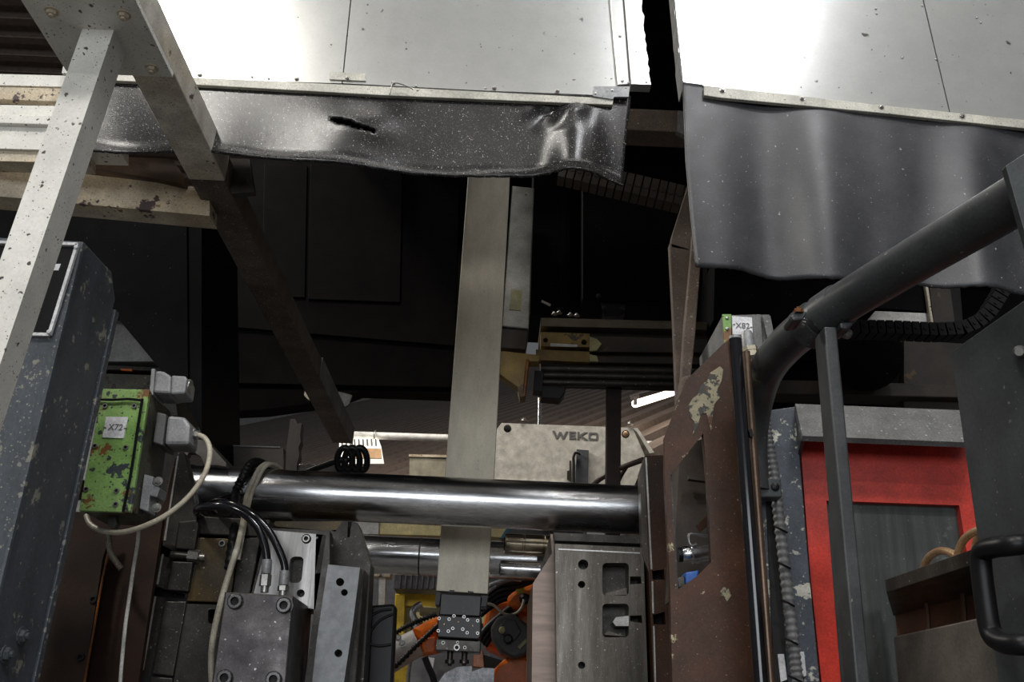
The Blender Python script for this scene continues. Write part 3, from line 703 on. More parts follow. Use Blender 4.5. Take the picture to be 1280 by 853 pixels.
t = Thing('die_half', 'worn steel die half with a notched top edge under the tie bar', 'die')
t.poly('block', [(408, 662), (419, 665), (428, 652), (435, 652), (434, 672), (437, 672), (440, 652), (447, 654), (458, 690), (463, 705), (460, 760), (450, 920), (430, 920), (452, 712), (409, 706)], 2.80, .10, darksteel)
t.poly('top_rail', [(344, 652), (432, 652), (426, 662), (408, 664), (340, 658)], 2.82, .3, oil)
t.done()
t = Thing('black_shroud', 'black rubbery shroud block beside the yellow machine frame', 'block')
t.poly('shroud', [(463, 757), (493, 755), (495, 760), (488, 920), (455, 920)], 2.95, .05, blackpl, bevel=.008)
for q in ([(464, 770), (476, 764), (490, 762)], [(463, 790), (475, 776), (491, 768)], [(460, 805), (474, 808), (489, 806)]):
    t.tube('fold', [aY(x, y, 2.949) for x, y in q], .004, blackpl, 8)
t.done()

# ================================================================== overhead machinery in the dark of the hood
t = Thing('gantry_housing', 'large sooty black gantry housing hanging under the hood beside the beige arm plate', 'housing')
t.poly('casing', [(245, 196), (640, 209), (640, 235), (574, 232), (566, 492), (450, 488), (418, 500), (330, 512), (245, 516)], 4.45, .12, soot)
t.poly('door_panel', [(388, 205), (503, 212), (500, 378), (385, 374)], 4.43, .02, soot, bevel=.003)
t.poly('door_panel', [(330, 205), (384, 207), (381, 372), (328, 370)], 4.43, .02, soot, bevel=.003)
t.poly('cross_rail', [(245, 392), (568, 420), (567, 432), (245, 405)], 4.42, .03, soot)
t.poly('cross_rail', [(245, 470), (566, 478), (566, 484), (245, 478)], 4.42, .03, soot)
t.poly('angle_lug', [(258, 391), (263, 391), (262, 416), (278, 418), (278, 420), (257, 419)], 4.40, .02, creamrust)
t.poly('type_label', [(250, 460), (272, 461), (271, 468), (249, 467)], 4.40, .02, mat('brown_label', (.32, .20, .14), rough=.6))
t.poly('lug', [(382, 485), (389, 488), (386, 500), (380, 494)], 4.38, .02, creamrust)
t.poly('splash_plate', [(410, 496), (424, 490), (440, 494), (436, 506), (428, 510), (416, 506)], 4.40, .02, dust)
t.done()
t = Thing('extraction_duct', 'black extraction duct casing with sloping lower edge behind the chamfered column', 'duct')
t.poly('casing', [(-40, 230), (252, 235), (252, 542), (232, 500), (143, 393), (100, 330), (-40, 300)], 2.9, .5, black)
t.poly('seam_strip', [(228, 240), (233, 240), (235, 498), (230, 492)], 2.885, .015, black)
t.done()
t = Thing('manipulator_plate', 'long beige brushed arm plate hanging down behind the thick tie bar', 'arm')
YA = 3.28
t.poly('plate', [(589, 170), (640, 172), (610, 743), (545, 739)], YA, .045, armplate, bevel=.002)
for q in ([(562, 738), (568, 738), (568, 741), (561, 741)], [(585, 739), (592, 740), (592, 742), (585, 742)]): t.poly('lock_tab', q, YA - .004, .01, blackpl)
t.done()
t = Thing('spray_manifold', 'black bolted spray manifold fixed to the foot of the beige arm plate', 'spray head')
YM = 3.26
t.poly('adapter', [(551, 742), (602, 745), (600, 771), (549, 769)], YM - .01, .10, darkblock, bevel=.003)
for q in ([(545, 740), (551, 741), (549, 756), (544, 756)], [(603, 745), (610, 745), (608, 758), (601, 758)]): t.poly('clamp', q, YM, .09, blackpl)
mb = t.poly('manifold', [(547, 769), (602, 772), (601, 796), (598, 800), (546, 797)], YM - .02, .11, darkblock, bevel=.004)
for x, y in ((549, 773.5), (561.5, 774.5), (567.5, 770.5), (580, 771.5), (584.5, 775.5), (597, 776.5), (548, 789), (560.5, 789.5), (566, 786), (578.5, 787), (584, 791.5), (597, 792)):
    t.bolt(aY(x, y, YM - .02), .0056, 'socket', edge)
for x, y in ((555, 781), (573, 778), (591, 783)): t.bolt(aY(x, y, YM - .02), .003, 'pan', brass, name='plug')
t.poly('nozzle_plate', [(545, 799), (601, 802), (600, 816), (544, 813)], YM - .01, .10, darksteel, bevel=.002)
for x, y, r in ((554, 804, .006), (571, 810, .011), (572, 803.5, .005), (581, 810, .006)): t.bolt(aY(x, y, YM - .01), r, 'socket', zinc)
for x in (563, 581): t.lathe('nozzle', aY(x, 813, YM + .04), aY(x - 1, 833, YM + .04), [(0, .010), (.6, .010), (.62, .016), (.85, .016), (.88, .008), (1, .006)], darksteel, 12)
t.done()
t = Thing('vertical_slide', 'galvanised square arm with a small yellow tag beside the beige arm plate', 'arm')
t.poly('arm', [(640, 232), (668, 235), (661, 411), (627, 408)], 3.3, .12, armbox, bevel=.004)
t.poly('tag', [(639, 362), (653, 363), (651, 388), (637, 387)], 3.296, .004, tagy)
t.bolt(aY(658, 243, 3.3), .006, 'hex', zinc)
t.poly('foot_block', [(627, 410), (661, 413), (657, 437), (625, 435)], 3.31, .12, sootb, bevel=.003)
t.poly('yellow_bracket', [(622, 438), (676, 444), (674, 452), (662, 452), (657, 497), (650, 497), (647, 484), (624, 468)], 3.3, .06, yellowd, bevel=.003)
t.tube('orange_edge', [aY(660, 450, 3.29), aY(655, 496, 3.29)], .006, orangerust, 8, sub=1)
t.done()
t = Thing('lift_column', 'tall dark lift column beside the galvanised arm with the yellow tag', 'column')
t.poly('column', [(668, 170), (714, 172), (712, 394), (662, 394)], 3.7, .3, black, bevel=.004)
t.poly('wear_strip', [(703, 238), (708, 238), (706, 392), (701, 392)], 3.69, .015, soot)
t.beam('light_streak', aY(677, 376.5, 3.66), aY(688, 382, 3.66), .008, .008, whitep)  # white bar painted in place of a small streak of light
t.done()
t = Thing('drive_box', 'square black drive box above the linear rail with a bolted bracket below', 'box')
t.poly('box', [(728, 205), (861, 209), (852, 381), (728, 374)], 3.6, .3, black, bevel=.004)
t.poly('bracket', [(750, 376), (784, 378), (781, 392), (772, 396), (754, 395)], 3.62, .1, blackpl, bevel=.004)
for x, y in ((748, 370), (755, 385), (778, 386)): t.bolt(aY(x, y, 3.6), .008, 'hex', darksteel)
t.done()
t = Thing('linear_rail', 'oily horizontal linear rail with yellow end plate and round guide rods', 'rail')
YR = 3.42
t.poly('top_plate', [(676, 397), (884, 402.5), (884, 412.5), (676, 408)], YR - .03, .25, mat('oily_steel_bar', (.13, .105, .075), (.09, .07, .045), .4, .4), bevel=.002)
t.poly('web', [(676, 409), (884, 413.5), (884, 479.5), (676, 474)], YR + .03, .1, sootb)
yp = t.poly('yellow_plate', [(676, 415), (737, 417), (737, 434), (676, 433)], YR - .01, .04, yellowd, holes=[circ(682, 425.5, 3), circ(730, 428, 3.6)])
t.poly('worn_strip', [(688, 429), (722, 431), (722, 434), (688, 433)], YR - .014, .006, edge)
t.poly('yellow_plate', [(670, 437), (737, 440), (737, 453), (670, 450)], YR, .04, yellowd)
t.poly('rib', [(737, 419), (884, 424), (884, 441), (737, 440)], YR - .005, .04, sootb, bevel=.003)
t.poly('rib', [(737, 445), (884, 447), (884, 456), (737, 453)], YR - .005, .04, sootb, bevel=.003)
t.poly('yellow_end', [(737, 421), (746, 424), (752, 430), (746, 438), (737, 439)], YR - .02, .012, tagy)
t.poly('yellow_end', [(737, 443), (746, 445), (748, 452), (737, 452)], YR - .02, .012, tagy)
for y0, y1, r in ((461, 465, .017), (469, 473, .014), (478, 482, .014)):
    t.cyl('guide_rod', aY(676, y0, YR + .02), aY(884, y1, YR + .02), r, darksteel, 16)
t.poly('end_stop', [(668, 463), (680, 464), (678, 490), (666, 488)], YR - .01, .06, blackpl, bevel=.002)
t.poly('buffer', [(676, 482), (708, 484), (706, 492), (700, 499), (676, 497)], YR, .07, blackpl, bevel=.004)
for x, y in ((693, 393.5), (699, 392), (713, 394.5), (721, 395.5)): t.bolt(aY(x, y, YR - .01), .009, 'hex', zinc, (0, 0, 1))
t.done()
def chain(label, path, Y, n, w, h, mt, gap=.82):
    t = Thing('cable_chain', label, 'cable chain')
    pts = [aY(x, y, Y) for x, y in path]
    L = [0]
    for a, b in zip(pts, pts[1:]): L.append(L[-1] + (b - a).length)
    def at(s):
        for i in range(len(pts) - 1):
            if s <= L[i + 1] or i == len(pts) - 2:
                f = (s - L[i]) / (L[i + 1] - L[i]); return pts[i].lerp(pts[i + 1], f)
    st = L[-1] / n
    for i in range(n):
        a, b = at(i * st), at((i + gap) * st); 
        lk = t.beam('link', a, b, h, w, mt, up=V((0, 1, 0)), bevel=.002)
        c = a.lerp(b, .5); t.cyl('link_pin', c + V((0, -w / 2 - .003, 0)), c + V((0, -w / 2, 0)), h * .14, mt, 8, parent=lk)
    return t.done()
chain('brown dusty cable chain hanging in the gap between the two curtains', [(700, 214), (775, 232), (862, 252), (905, 262)], 2.75, 20, .06, .075, mat('dusty_brown_plastic', (.075, .055, .042), (.05, .038, .03), .7))
chain('black cable chain curving up behind the grey cabinet top', [(1040, 412), (1110, 413), (1170, 416), (1200, 414), (1220, 405), (1234, 392), (1250, 366), (1262, 340)], 2.7, 26, .06, .042, blackpl)
t = Thing('gap_beam', 'tan dusty steel beam bridging the gap between the two white hoods', 'beam')
t.poly('beam', [(760, 134), (870, 139), (870, 166), (760, 161)], 2.3, .08, rustdust, bevel=.003)
t.poly('bracket', [(848, 138), (856, 140), (858, 170), (846, 164)], 2.28, .02, dust)
t.done()
t = Thing('bent_strut', 'dusty rust-brown bent strut of two flat bars hanging beside the drooping curtain', 'strut')
t.poly('upper_bar', [(862, 225), (872, 260), (868, 300), (862, 314), (838, 310), (840, 294)], 2.25, .03, rustdust, bevel=.003)
t.poly('flat_bar', [(837, 303), (863, 311), (858, 400), (853, 500), (846, 505), (842, 400)], 2.25, .03, rustdust, bevel=.003)
t.poly('flat_bar', [(866, 290), (876, 330), (869, 420), (861, 500), (850, 506), (855, 420)], 2.21, .035, rustdust, bevel=.003)
t.done()
t = Thing('overhead_casing', 'sooty brown machinery casing in the dark behind the drooping curtain', 'casing')
t.poly('back_panel', [(884, 300), (1330, 310), (1330, 540), (884, 520)], 3.9, .1, soot, holes=[[(1190, 350), (1250, 352), (1246, 380), (1225, 402), (1203, 408)]])
t.poly('upper_box', [(894, 320), (1154, 330), (1164, 390), (1080, 384), (990, 400), (892, 400)], 3.3, .4, black)
t.poly('pale_edge', [(1153, 330), (1156, 330), (1167, 405), (1164, 405)], 3.27, .02, creamrust)
t.poly('pale_sheet', [(1094, 389), (1163, 392), (1166, 407), (1082, 404)], 3.3, .3, whitep)
t.poly('brown_panel', [(1158, 330), (1184, 332), (1194, 408), (1168, 407)], 3.3, .1, sootb)
t.poly('pillar', [(1184, 330), (1198, 332), (1204, 408), (1194, 408)], 3.35, .1, blackpl)
t.poly('brown_sheet', [(1130, 425), (1205, 430), (1210, 520), (1130, 510)], 3.3, .05, sootb)
t.poly('floor_beam', [(950, 474), (1230, 482), (1230, 498), (950, 492)], 3.25, .1, sootb, bevel=.004)
t.poly('floor_beam', [(950, 420), (1060, 424), (1060, 440), (950, 436)], 3.25, .1, soot, bevel=.004)
t.lathe('cable_drum', aY(1082, 445, 3.1), aY(1082, 445, 3.18), [(0, .10), (.1, .125), (.3, .125), (.32, .10), (.7, .10), (.72, .125), (1, .125)], black, 28)
t.done()
t = Thing('square_bar', 'dark square steel bar standing in front of the pale lettered cabinet', 'bar')
t.poly('bar', [(759, 472), (777, 472), (775, 700), (757, 700)], 3.47, .05, mat('brown_black_bar', (.040, .028, .026), (.03, .022, .02), .6, spec=.15), bevel=.003)
t.poly('foot', [(752, 690), (782, 690), (782, 705), (752, 705)], 3.45, .09, darksteel)
t.done()
t = Thing('short_pipe', 'short bright vertical pipe rising behind the pale lettered cabinet', 'pipe')
t.cyl('pipe', aY(674.5, 500, 6.64), aY(673, 580, 6.64), .0148, chrome, 16); t.cyl('cap', aY(674.6, 498, 6.64), aY(674.5, 502, 6.64), .017, zinc, 16); t.done()

# pale lettered cabinet
t = Thing('spray_cabinet', 'pale sheet-metal cabinet lettered WEKO behind the tie bar', 'cabinet')
YW = 6.6
t.poly('front', [(617, 542), (627, 529), (790, 535), (806, 570), (800, 590), (780, 640), (617, 640)], YW, .02, wekow, holes=[circ(634.5, 536, 5), circ(782, 543, 5)])
t.poly('hole_backing', [(626, 530), (788, 536), (788, 552), (626, 546)], YW + .03, .02, hole)
t.bolt(aY(782, 543, YW + .005), .022, 'pan', brass, name='plug')
t.poly('side_panel', [(790, 535), (797, 535), (818, 566), (812, 567), (803, 567)], YW + .005, .25, wekow)
t.hexa('dark_side', [aY(792, 537, YW + .004), aY(796, 540, YW + .004), aY(812, 567, YW + .004), aY(806, 569, YW + .004)], [aY(792, 537, YW + .008), aY(796, 540, YW + .008), aY(812, 567, YW + .008), aY(806, 569, YW + .008)], greendull)
t.box('stand', (aY(735, 640, YW).x, aY(790, 640, YW).x), (YW + .02, YW + .3), (0, aY(740, 625, YW).z), greycast)
def letter(pts, holes=None):
    f = lambda L: [(690.5 + a * 1.0, 538.6 + b * 1.0 + a * .045) for a, b in L]
    t.poly('letter', f(pts), YW - .003, .004, inkg, holes=[f(h) for h in holes] if holes else None)
letter([(0, 0), (2.8, 0), (6.0, 6.4), (8.6, 1.0), (11.0, 1.0), (13.8, 6.4), (17.0, 0), (19.8, 0), (15.0, 9.6), (12.4, 9.6), (9.8, 4.4), (7.2, 9.6), (4.6, 9.6)])
letter([(21.2, 0), (29.6, 0), (29.6, 2.2), (23.8, 2.2), (23.8, 3.8), (29.0, 3.8), (29.0, 5.8), (23.8, 5.8), (23.8, 7.4), (29.8, 7.4), (29.8, 9.6), (21.2, 9.6)])
letter([(31.4, 0), (34.0, 0), (34.0, 3.6), (40.0, 0), (44.0, 0), (36.8, 4.6), (44.4, 9.6), (40.4, 9.6), (34.0, 5.6), (34.0, 9.6), (31.4, 9.6)])
letter(rrect(45.2, 0, 57.4, 9.6, 2.4), [rrect(47.8, 2.2, 54.8, 7.4, 1.2)])
for x, y in ((655, 527), (788, 531)): t.bolt(aY(x, y, YW + .01), .02, 'hex', zinc, (0, 0, 1), name='knob')
t.poly('dark_bracket', [(721, 562), (736, 563), (735, 612), (719, 612)], YW - .03, .03, mat('blue_grey_bracket', (.085, .09, .10), rough=.5))
t.tube('hook', [aY(x, y, YW - .05) for x, y in ((717, 605), (717, 580), (717, 571), (720, 566), (726, 568))], .010, blackpl, 8)
t.poly('rust_lug', [(712, 576), (714, 576), (714, 600), (709, 599), (709, 589), (712, 588)], YW - .02, .02, sootb)
t.poly('lower_ledge', [(617, 600), (712, 602), (712, 605), (617, 603)], YW - .01, .02, whitep)
t.done()
t = Thing('curved_hose', 'brown-black hose curving from the pale lettered cabinet to the rusty platen', 'hose')
t.tube('hose', [aY(x, y, Y) for x, y, Y in ((742, 606, 3.6), (752, 598, 3.55), (770, 588, 3.5), (790, 580, 3.4), (804, 575, 3.3))], .010, mat('brown_hose', (.06, .04, .03), rough=.45), 10)
t.tube('branch', [aY(x, y, Y) for x, y, Y in ((772, 604, 3.6), (777, 594, 3.56), (783, 584, 3.5))], .008, mat('brown_hose', (.06, .04, .03)), 8); t.done()

# things behind the left end of the tie bar
t = Thing('support_slab', 'dark rough steel slab with a bright upper edge behind the tie bar', 'slab')
t.poly('slab', [(255, 557), (354, 560), (356, 640), (250, 640)], 3.3, .2, sootb)
t.poly('bright_edge', [(255, 555.5), (350, 558.5), (350, 560), (255, 557)], 3.295, .02, dust); t.done()
t = Thing('rough_bar', 'jagged-edged dark bar standing on the slab behind the tie bar', 'bar')
t.poly('rough_bar', [(355, 640), (358, 560), (363, 524), (369, 524), (372, 530), (377, 529), (375, 545), (376, 552), (373, 560), (374, 570), (371, 580), (371, 640)], 3.28, .05, sootb); t.done()
t = Thing('debris_bar', 'low dark bar littered with bright chips behind the tie bar', 'bar')
t.poly('bar', [(372, 580), (440, 584), (440, 640), (372, 640)], 3.3, .08, sootb)
for i in range(9):
    x = 369 + i * 3; t.bolt(aY(x, 580 + random.uniform(0, 2), 3.29), .004, 'pan', edge, (0, 0, 1), name='chip')
t.done()
t = Thing('hose_coil', 'coil of black hose loops hung beside the cream rail end', 'hose')
P = []
for k in range(0, 50):
    a = k * .42; P.append(aY(424 + k * .62 + 7 * math.cos(a), 574 + 14 * math.sin(a), 3.15 + .02 * math.sin(a)))
t.tube('hose', [aY(385, 590, 3.2), aY(400, 584, 3.18)] + P + [aY(450, 588, 3.25), aY(436, 586, 3.33)], .011, blackpl, 8, sub=3); t.done()
t = Thing('white_conduit', 'long white conduit pipe crossing the hall behind the arm plate', 'pipe')
p0, p1 = aY(424, 543.5, 7.6), aY(840, 557, 7.6)
t.cyl('pipe', p0, p1, .030, whitep, 16)
t.tube('pipe_ring', [V((aY(469, 545, 7.6).x, 7.6 + .05 * math.cos(a), aY(469, 547, 7.6).z + .055 * math.sin(a))) for a in (k * math.pi / 6 for k in range(13))], .006, zinc, 6, sub=1); t.done()
t = Thing('louvre_lamp', 'white louvred lamp with orange underside hung below the white conduit', 'lamp')
t.poly('housing', [(424, 548), (473, 549), (477, 572), (424, 572)], 7.55, .2, lampw, bevel=.004)
for i in range(9): t.poly('fin', [(426 + i * 5.3, 549), (428 + i * 5.3, 549), (428.5 + i * 5.3, 557), (426.5 + i * 5.3, 557)], 7.53, .02, dust)
t.poly('orange_underside', [(440, 560), (476, 561), (477, 573), (440, 573)], 7.52, .02, mat('pale_orange', (.80, .48, .25), rough=.5)); t.done()
t = Thing('beige_partition', 'beige partition sheet standing behind the arm plate', 'partition')
t.poly('sheet', [(512, 570), (600, 572), (600, 680), (510, 680)], 7.0, .04, mat('beige_sheet', (.36, .33, .24), rough=.6)); t.poly('top_rail', [(511, 568), (600, 570), (600, 573), (511, 571)], 6.99, .06, creamrust); t.done()
t = Thing('yellow_beam', 'straw-yellow beam crossing just above the rear tie bar', 'beam')
t.poly('beam', [(474, 650), (640, 655), (640, 672), (473, 668)], 5.0, .1, mat('straw_yellow', (.52, .44, .20), rough=.5)); t.poly('end', [(440, 650), (474, 650), (473, 668), (440, 668)], 4.98, .12, hallw); t.done()

# ================================================================== fixed platen, right die
YF = 2.75
t = Thing('fixed_die', 'large machined steel die block with square pockets under the tie bar end', 'die')
s1 = [(788, 721), (803, 721), (803, 731), (788, 731)]
pk1, pk2 = rrect(753, 704, 786, 745, 5), rrect(753, 755, 786, 797, 5)
t.poly('front_plate', [(694, 680), (804, 685), (812, 920), (697, 920)], YF, .07, steel, holes=[circ(729, 706, 6.5), circ(727, 731, 4.6), circ(727, 832, 4.6), pk1, pk2, [(787.5, 721), (801, 721), (802, 730), (787.5, 731)], [(787.5, 770), (802, 769.5), (803, 779.5), (787.5, 777)]])
t.poly('core', [(694, 670), (804, 676), (812, 920), (697, 920)], YF + .075, .55, darksteel)
t.poly('top_strip', [(692, 666), (804, 671), (804, 680), (694, 676)], YF + .03, .05, darksteel)
t.poly('bright_line', [(698, 686), (800, 691), (800, 692.5), (698, 687.5)], YF - .002, .004, edge)
t.poly('flank', [(688, 668), (697, 668), (699, 700), (700, 920), (664, 920), (666, 730), (690, 692)], YF + .12, .5, mat('rubbed_brown_steel', (.25, .19, .16), (.19, .145, .12), .4, .5, stretch=(1, 1, 6), scale=8, grime=.12))
t.poly('pocket_insert', [(757, 742), (783, 735), (784, 744), (756, 745)], YF + .02, .04, steel)
t.poly('pocket_insert', [(766, 778), (770, 772), (786, 770), (786, 783), (770, 783)], YF + .01, .05, zinc)
t.poly('pocket_insert', [(755, 794), (760, 789), (782, 796)], YF + .02, .04, steel)
t.done()
for lab, pt in (('upper steel guide bushing with grooved rings protruding from the fixed die', ((631, 680), (692, 683), .036)), ('lower steel guide bushing with grooved rings protruding from the fixed die', ((625, 711), (675, 713.5), .028))):
    t = Thing('guide_bushing', lab, 'bushing')
    a, c, r = aY(*pt[0], 3.3), aY(*pt[1], 3.3), pt[2]
    t.lathe('sleeve', a, c, [(0, r * .92), (.03, r), (.36, r), (.37, r * .93), (.40, r * .93), (.41, r), (.78, r), (.79, r * .95), (.81, r * .95), (.82, r), (1, r)], chrome if 'upper' not in lab else mat('straw_steel', (.50, .44, .34), (.40, .34, .24), .25, .95), 28)
    t.cyl('bore', a + V((-.003, 0, 0)), a, r * .6, hole, 20)
    t.done()
t = Thing('bushing_bracket', 'grey steel cover plate above the grooved guide bushings', 'bracket')
t.poly('cover', [(633, 661), (677, 662), (682, 672), (680, 676), (627, 674)], 3.42, .05, steelgrey)
t.poly('blue_end', [(633, 661), (638, 661), (632, 673), (625, 673)], 3.415, .03, mat('blue_paint', (.10, .28, .42), rough=.5))
t.poly('end_post', [(687, 664), (690, 664), (696, 678), (692, 690), (688, 676)], 3.3, .03, darksteel)
t.poly('socket_plate', [(672, 692), (690, 690), (688, 705), (675, 724), (671, 722)], 3.4, .05, steelgrey); t.done()

t = Thing('fixed_platen', 'rust-brown fixed platen edge with T-slots receiving the tie bar', 'platen')
t.poly('edge_plate', [(806, 570), (833, 569), (838, 740), (843, 920), (820, 920), (812, 740)], YF - .03, .06, rustp, holes=[[(815, 714), (830, 712), (831, 725), (816, 725)], [(816, 769), (831, 765), (832, 781), (817, 781)]])
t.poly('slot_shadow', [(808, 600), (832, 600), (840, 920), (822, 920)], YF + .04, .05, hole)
t.poly('machined_edge', [(806.5, 572), (808.5, 572), (815.5, 712), (813.5, 712)], YF - .034, .006, edge)
t.poly('machined_edge', [(814.5, 727), (816.5, 727), (817.5, 767), (815.5, 767)], YF - .034, .006, edge)
t.poly('machined_edge', [(816.3, 783), (818.3, 783), (822, 920), (820, 920)], YF - .034, .006, edge)
t.poly('grey_flank', [(800, 590), (806, 572), (812, 700), (812, 720), (803, 690)], YF - .02, .05, steel)
t.poly('body', [(816, 575), (1000, 575), (1000, 920), (824, 920)], YF + .10, 1.5, sootb)
t.done()

# ================================================================== rusty guard plate with window, X82 box, rods
YQ = 1.92
t = Thing('rusty_guard_plate', 'rust-brown guard plate with slanted top and a cut-out showing hydraulic fittings', 'guard')
t.poly('plate', [(912, 424), (904, 430), (858, 475), (831, 546), (831, 592), (838, 745), (842, 920), (957, 920), (950, 853), (932, 620)], YQ, .02, rustchip,
       holes=[[(838, 595), (879, 542), (884, 600), (889, 703), (872, 720), (846, 738)]])
t.poly('edge_strip', [(911, 425), (914, 424), (933, 620), (951, 853), (957, 920), (953, 920), (947, 853), (930, 620)], YQ - .006, .01, mat('red_brown_edge', (.20, .06, .022), (.12, .04, .02), .45, chips=((.45, .40, .22), 10, .62)))
fl_ = mat('flaking_paint', (.34, .30, .19), (.24, .21, .13), .55, chips=((.030, .028, .024), 32, .50), chips2=((.09, .035, .014), 20, .56))
t.poly('flaking_paint', [(900, 458), (904, 462), (902, 476), (897, 486), (900, 497), (893, 505), (891, 520), (889, 539), (886, 528), (883, 516), (876, 518), (872, 534), (866, 543), (868, 527), (863, 522), (860, 508), (866, 498), (872, 494), (876, 482), (884, 476), (888, 466)], YQ - .0015, .003, fl_)
t.poly('flaking_paint', [(905, 734), (911, 737), (914, 745), (909, 752), (904, 745), (899, 747), (901, 739)], YQ - .0015, .003, fl_)
t.poly('window_lip', [(834, 594), (840, 592), (848, 738), (842, 742)], YQ + .02, .05, darksteel)
t.done()
t = Thing('fitting_block', 'brown oily block with chrome hydraulic fitting behind the guard plate window', 'block')
t.poly('block', [(850, 560), (900, 540), (900, 740), (840, 750)], 2.25, .1, sootb)
t.lathe('chrome_fitting', aY(850, 694, 2.08), aY(895, 690, 2.08), [(0, .013), (.1, .018), (.3, .018), (.32, .022), (.5, .022), (.52, .019), (1, .019)], chrome, 20)
t.cyl('fitting_cap', aY(847, 694, 2.08), aY(853, 693.5, 2.08), .016, blackpl, 16)
t.tube('wire_clip', [aY(x, y, 2.06) for x, y in ((892, 671), (875, 669), (863, 668), (861, 675), (864, 682), (871, 681))], .004, zinc, 8)
t.poly('blue_plug', [(856, 716), (874, 713), (872, 724), (857, 731)], 2.0, .04, bluev, bevel=.003)
t.poly('hex_foot', [(846, 723), (856, 720), (857, 733), (848, 736)], 2.0, .04, darksteel, bevel=.002)
t.poly('lever', [(888, 640), (892, 652), (876, 664), (872, 656)], 2.1, .02, rustp)
t.poly('pale_rod', [(861, 594), (884, 597), (884, 602), (861, 599)], 2.2, .02, sootb)
t.done()
t = Thing('terminal_box', 'dusty grey terminal box with green edge lettered X82 above the rusty guard plate', 'junction box')
YT = 2.02
t.poly('body', [(903, 394), (962, 393), (972, 470), (908, 475)], YT, .27, dust, bevel=.002)
t.poly('green_edge', [(903, 393), (914, 393), (914, 420), (906, 432)], YT - .006, .006, green)
t.poly('front_cover', [(914, 394), (951, 393), (954, 440), (916, 440)], YT - .008, .008, dust, bevel=.001)
t.poly('side_flap', [(953, 394), (963, 395), (968, 420), (961, 430)], YT - .02, .012, dust)
lb = t.poly('label_plate', [(915, 395), (940, 397), (941, 419), (916, 418)], YT - .012, .004, paper)
t.text('X82', 928.5, 407.5, YT - .0135, 7.6, inkg, parent=lb, sx=1.0)
t.poly('dash_mark', [(916.5, 405), (919, 405), (919, 406.2), (916.5, 406.2)], YT - .0135, .002, inkg, parent=lb)
t.poly('dash_mark', [(938, 408.5), (940.5, 408.5), (940.5, 409.7), (938, 409.7)], YT - .0135, .002, inkg, parent=lb)
for x, y in ((909, 397.5), (909, 411), (957, 397)): t.bolt(aY(x, y, YT - .008), .004, 'pan', zinc, name='screw')
t.lathe('gland_dome', aY(933, 413, YT - .05), aY(936, 435, YT - .05), [(0, .004), (.1, .011), (.3, .014), (1, .015)], greycast, 16)
t.cyl('gland_nut', aY(936.5, 435, YT - .05), aY(937.5, 440, YT - .05), .019, mat('nickel_brass', (.62, .56, .42), rough=.35, metal=.6), 6)
t.cyl('gland_nut', aY(937.5, 440.5, YT - .05), aY(939, 447, YT - .05), .018, mat('nickel_brass', (.62, .56, .42)), 6)
t.tube('gland_cable', [aY(939, 447, YT - .05), aY(942, 470, YT - .05), aY(945, 500, YT - .05)], .010, rustdust, 8, sub=3)
t.done()
t = Thing('dust_block', 'small rusty block lying against the dusty foot of the bent strut', 'block')
t.poly('dust_block', [(852, 473), (858, 469), (872, 471), (870, 480), (858, 496), (850, 496)], 2.1, .05, rustdust, bevel=.004); t.done()
t = Thing('guide_rod', 'glossy black vertical guide rod running down beside the rusty guard plate', 'rod')
YD = 1.8
t.cyl('rod', aY(919, 424, YD), aY(955, 900, YD), .0125, blackgl, 24)
t.cyl('rod_cap', aY(918.8, 421.5, YD), aY(919, 424.5, YD), .0128, greycast, 24); t.done()
t = Thing('brown_pipe', 'thin bronze-brown pipe running down beside the glossy black rod', 'pipe')
t.cyl('pipe', aY(933, 440, YD + .01), aY(967, 900, YD + .01), .0075, mat('bronze_pipe', (.17, .11, .075), (.11, .075, .05), .32, .5), 16)
t.poly('pipe_clip', [(936, 538), (940, 536), (942, 545), (938, 546)], YD - .01, .012, blackpl); t.done()

# ================================================================== bent rail tube, square post
t = Thing('tube_rail', 'thick anthracite bent tube rail sweeping down in front of the drooping curtain', 'rail')
path = [(1330, 212, 1.08), (1262, 255, 1.17), (1150, 321, 1.34), (1075, 366, 1.47), (1025, 398, 1.56), (986, 428, 1.69), (958, 463, 1.83), (944, 505, 1.93), (938, 550, 1.97), (939, 590, 1.98), (941, 615, 1.98)]
tube = t.tube('tube', [aY(*p) for p in path], .036, blackmet, 28, sub=8)
def ringat(i0, i1, r, nm, mt):
    return t.cyl(nm, aY(*i0), aY(*i1), r, mt, 28)
ringat((1006, 413.5, 1.595), (1022, 400.5, 1.565), .0395, 'clamp_band', blackmet)
ringat((1030, 395, 1.55), (1052, 380.5, 1.512), .0390, 'clamp_band', blackmet)
t.poly('clamp_ear', [(988, 395), (1000, 386), (1010, 390), (1004, 399), (992, 401)], 1.50, .05, blackmet, bevel=.003)
t.poly('clamp_ear', [(1050, 403), (1066, 402), (1067, 406), (1058, 412), (1051, 410)], 1.50, .05, blackmet, bevel=.003)
t.bolt(aY(1002, 403, 1.53), .008, 'hex', zinc, (0, -.4, -1)); t.bolt(aY(998, 390, 1.5), .007, 'hex', orangerust, (0, -.4, 1)); t.bolt(aY(1058, 417, 1.53), .008, 'hex', zinc, (0, -.4, -1))
t.done()
t = Thing('square_post', 'anthracite square post carrying the bent tube rail in front of the red door', 'post')
YO = 1.5
pa, pb = aY(1034, 451, YO), aY(1050, 451, YO)
t.box('post', (pa.x, pb.x), (YO, YO + .055), (0, aY(1030, 408, YO).z), blackmet, .003)
t.box('foot_plate', (pa.x - .04, pb.x + .04), (YO - .03, YO + .09), (0, .012), blackmet, .002); t.done()
t = Thing('corner_plate', 'anthracite corner plate at the upper end of the bent tube rail', 'plate')
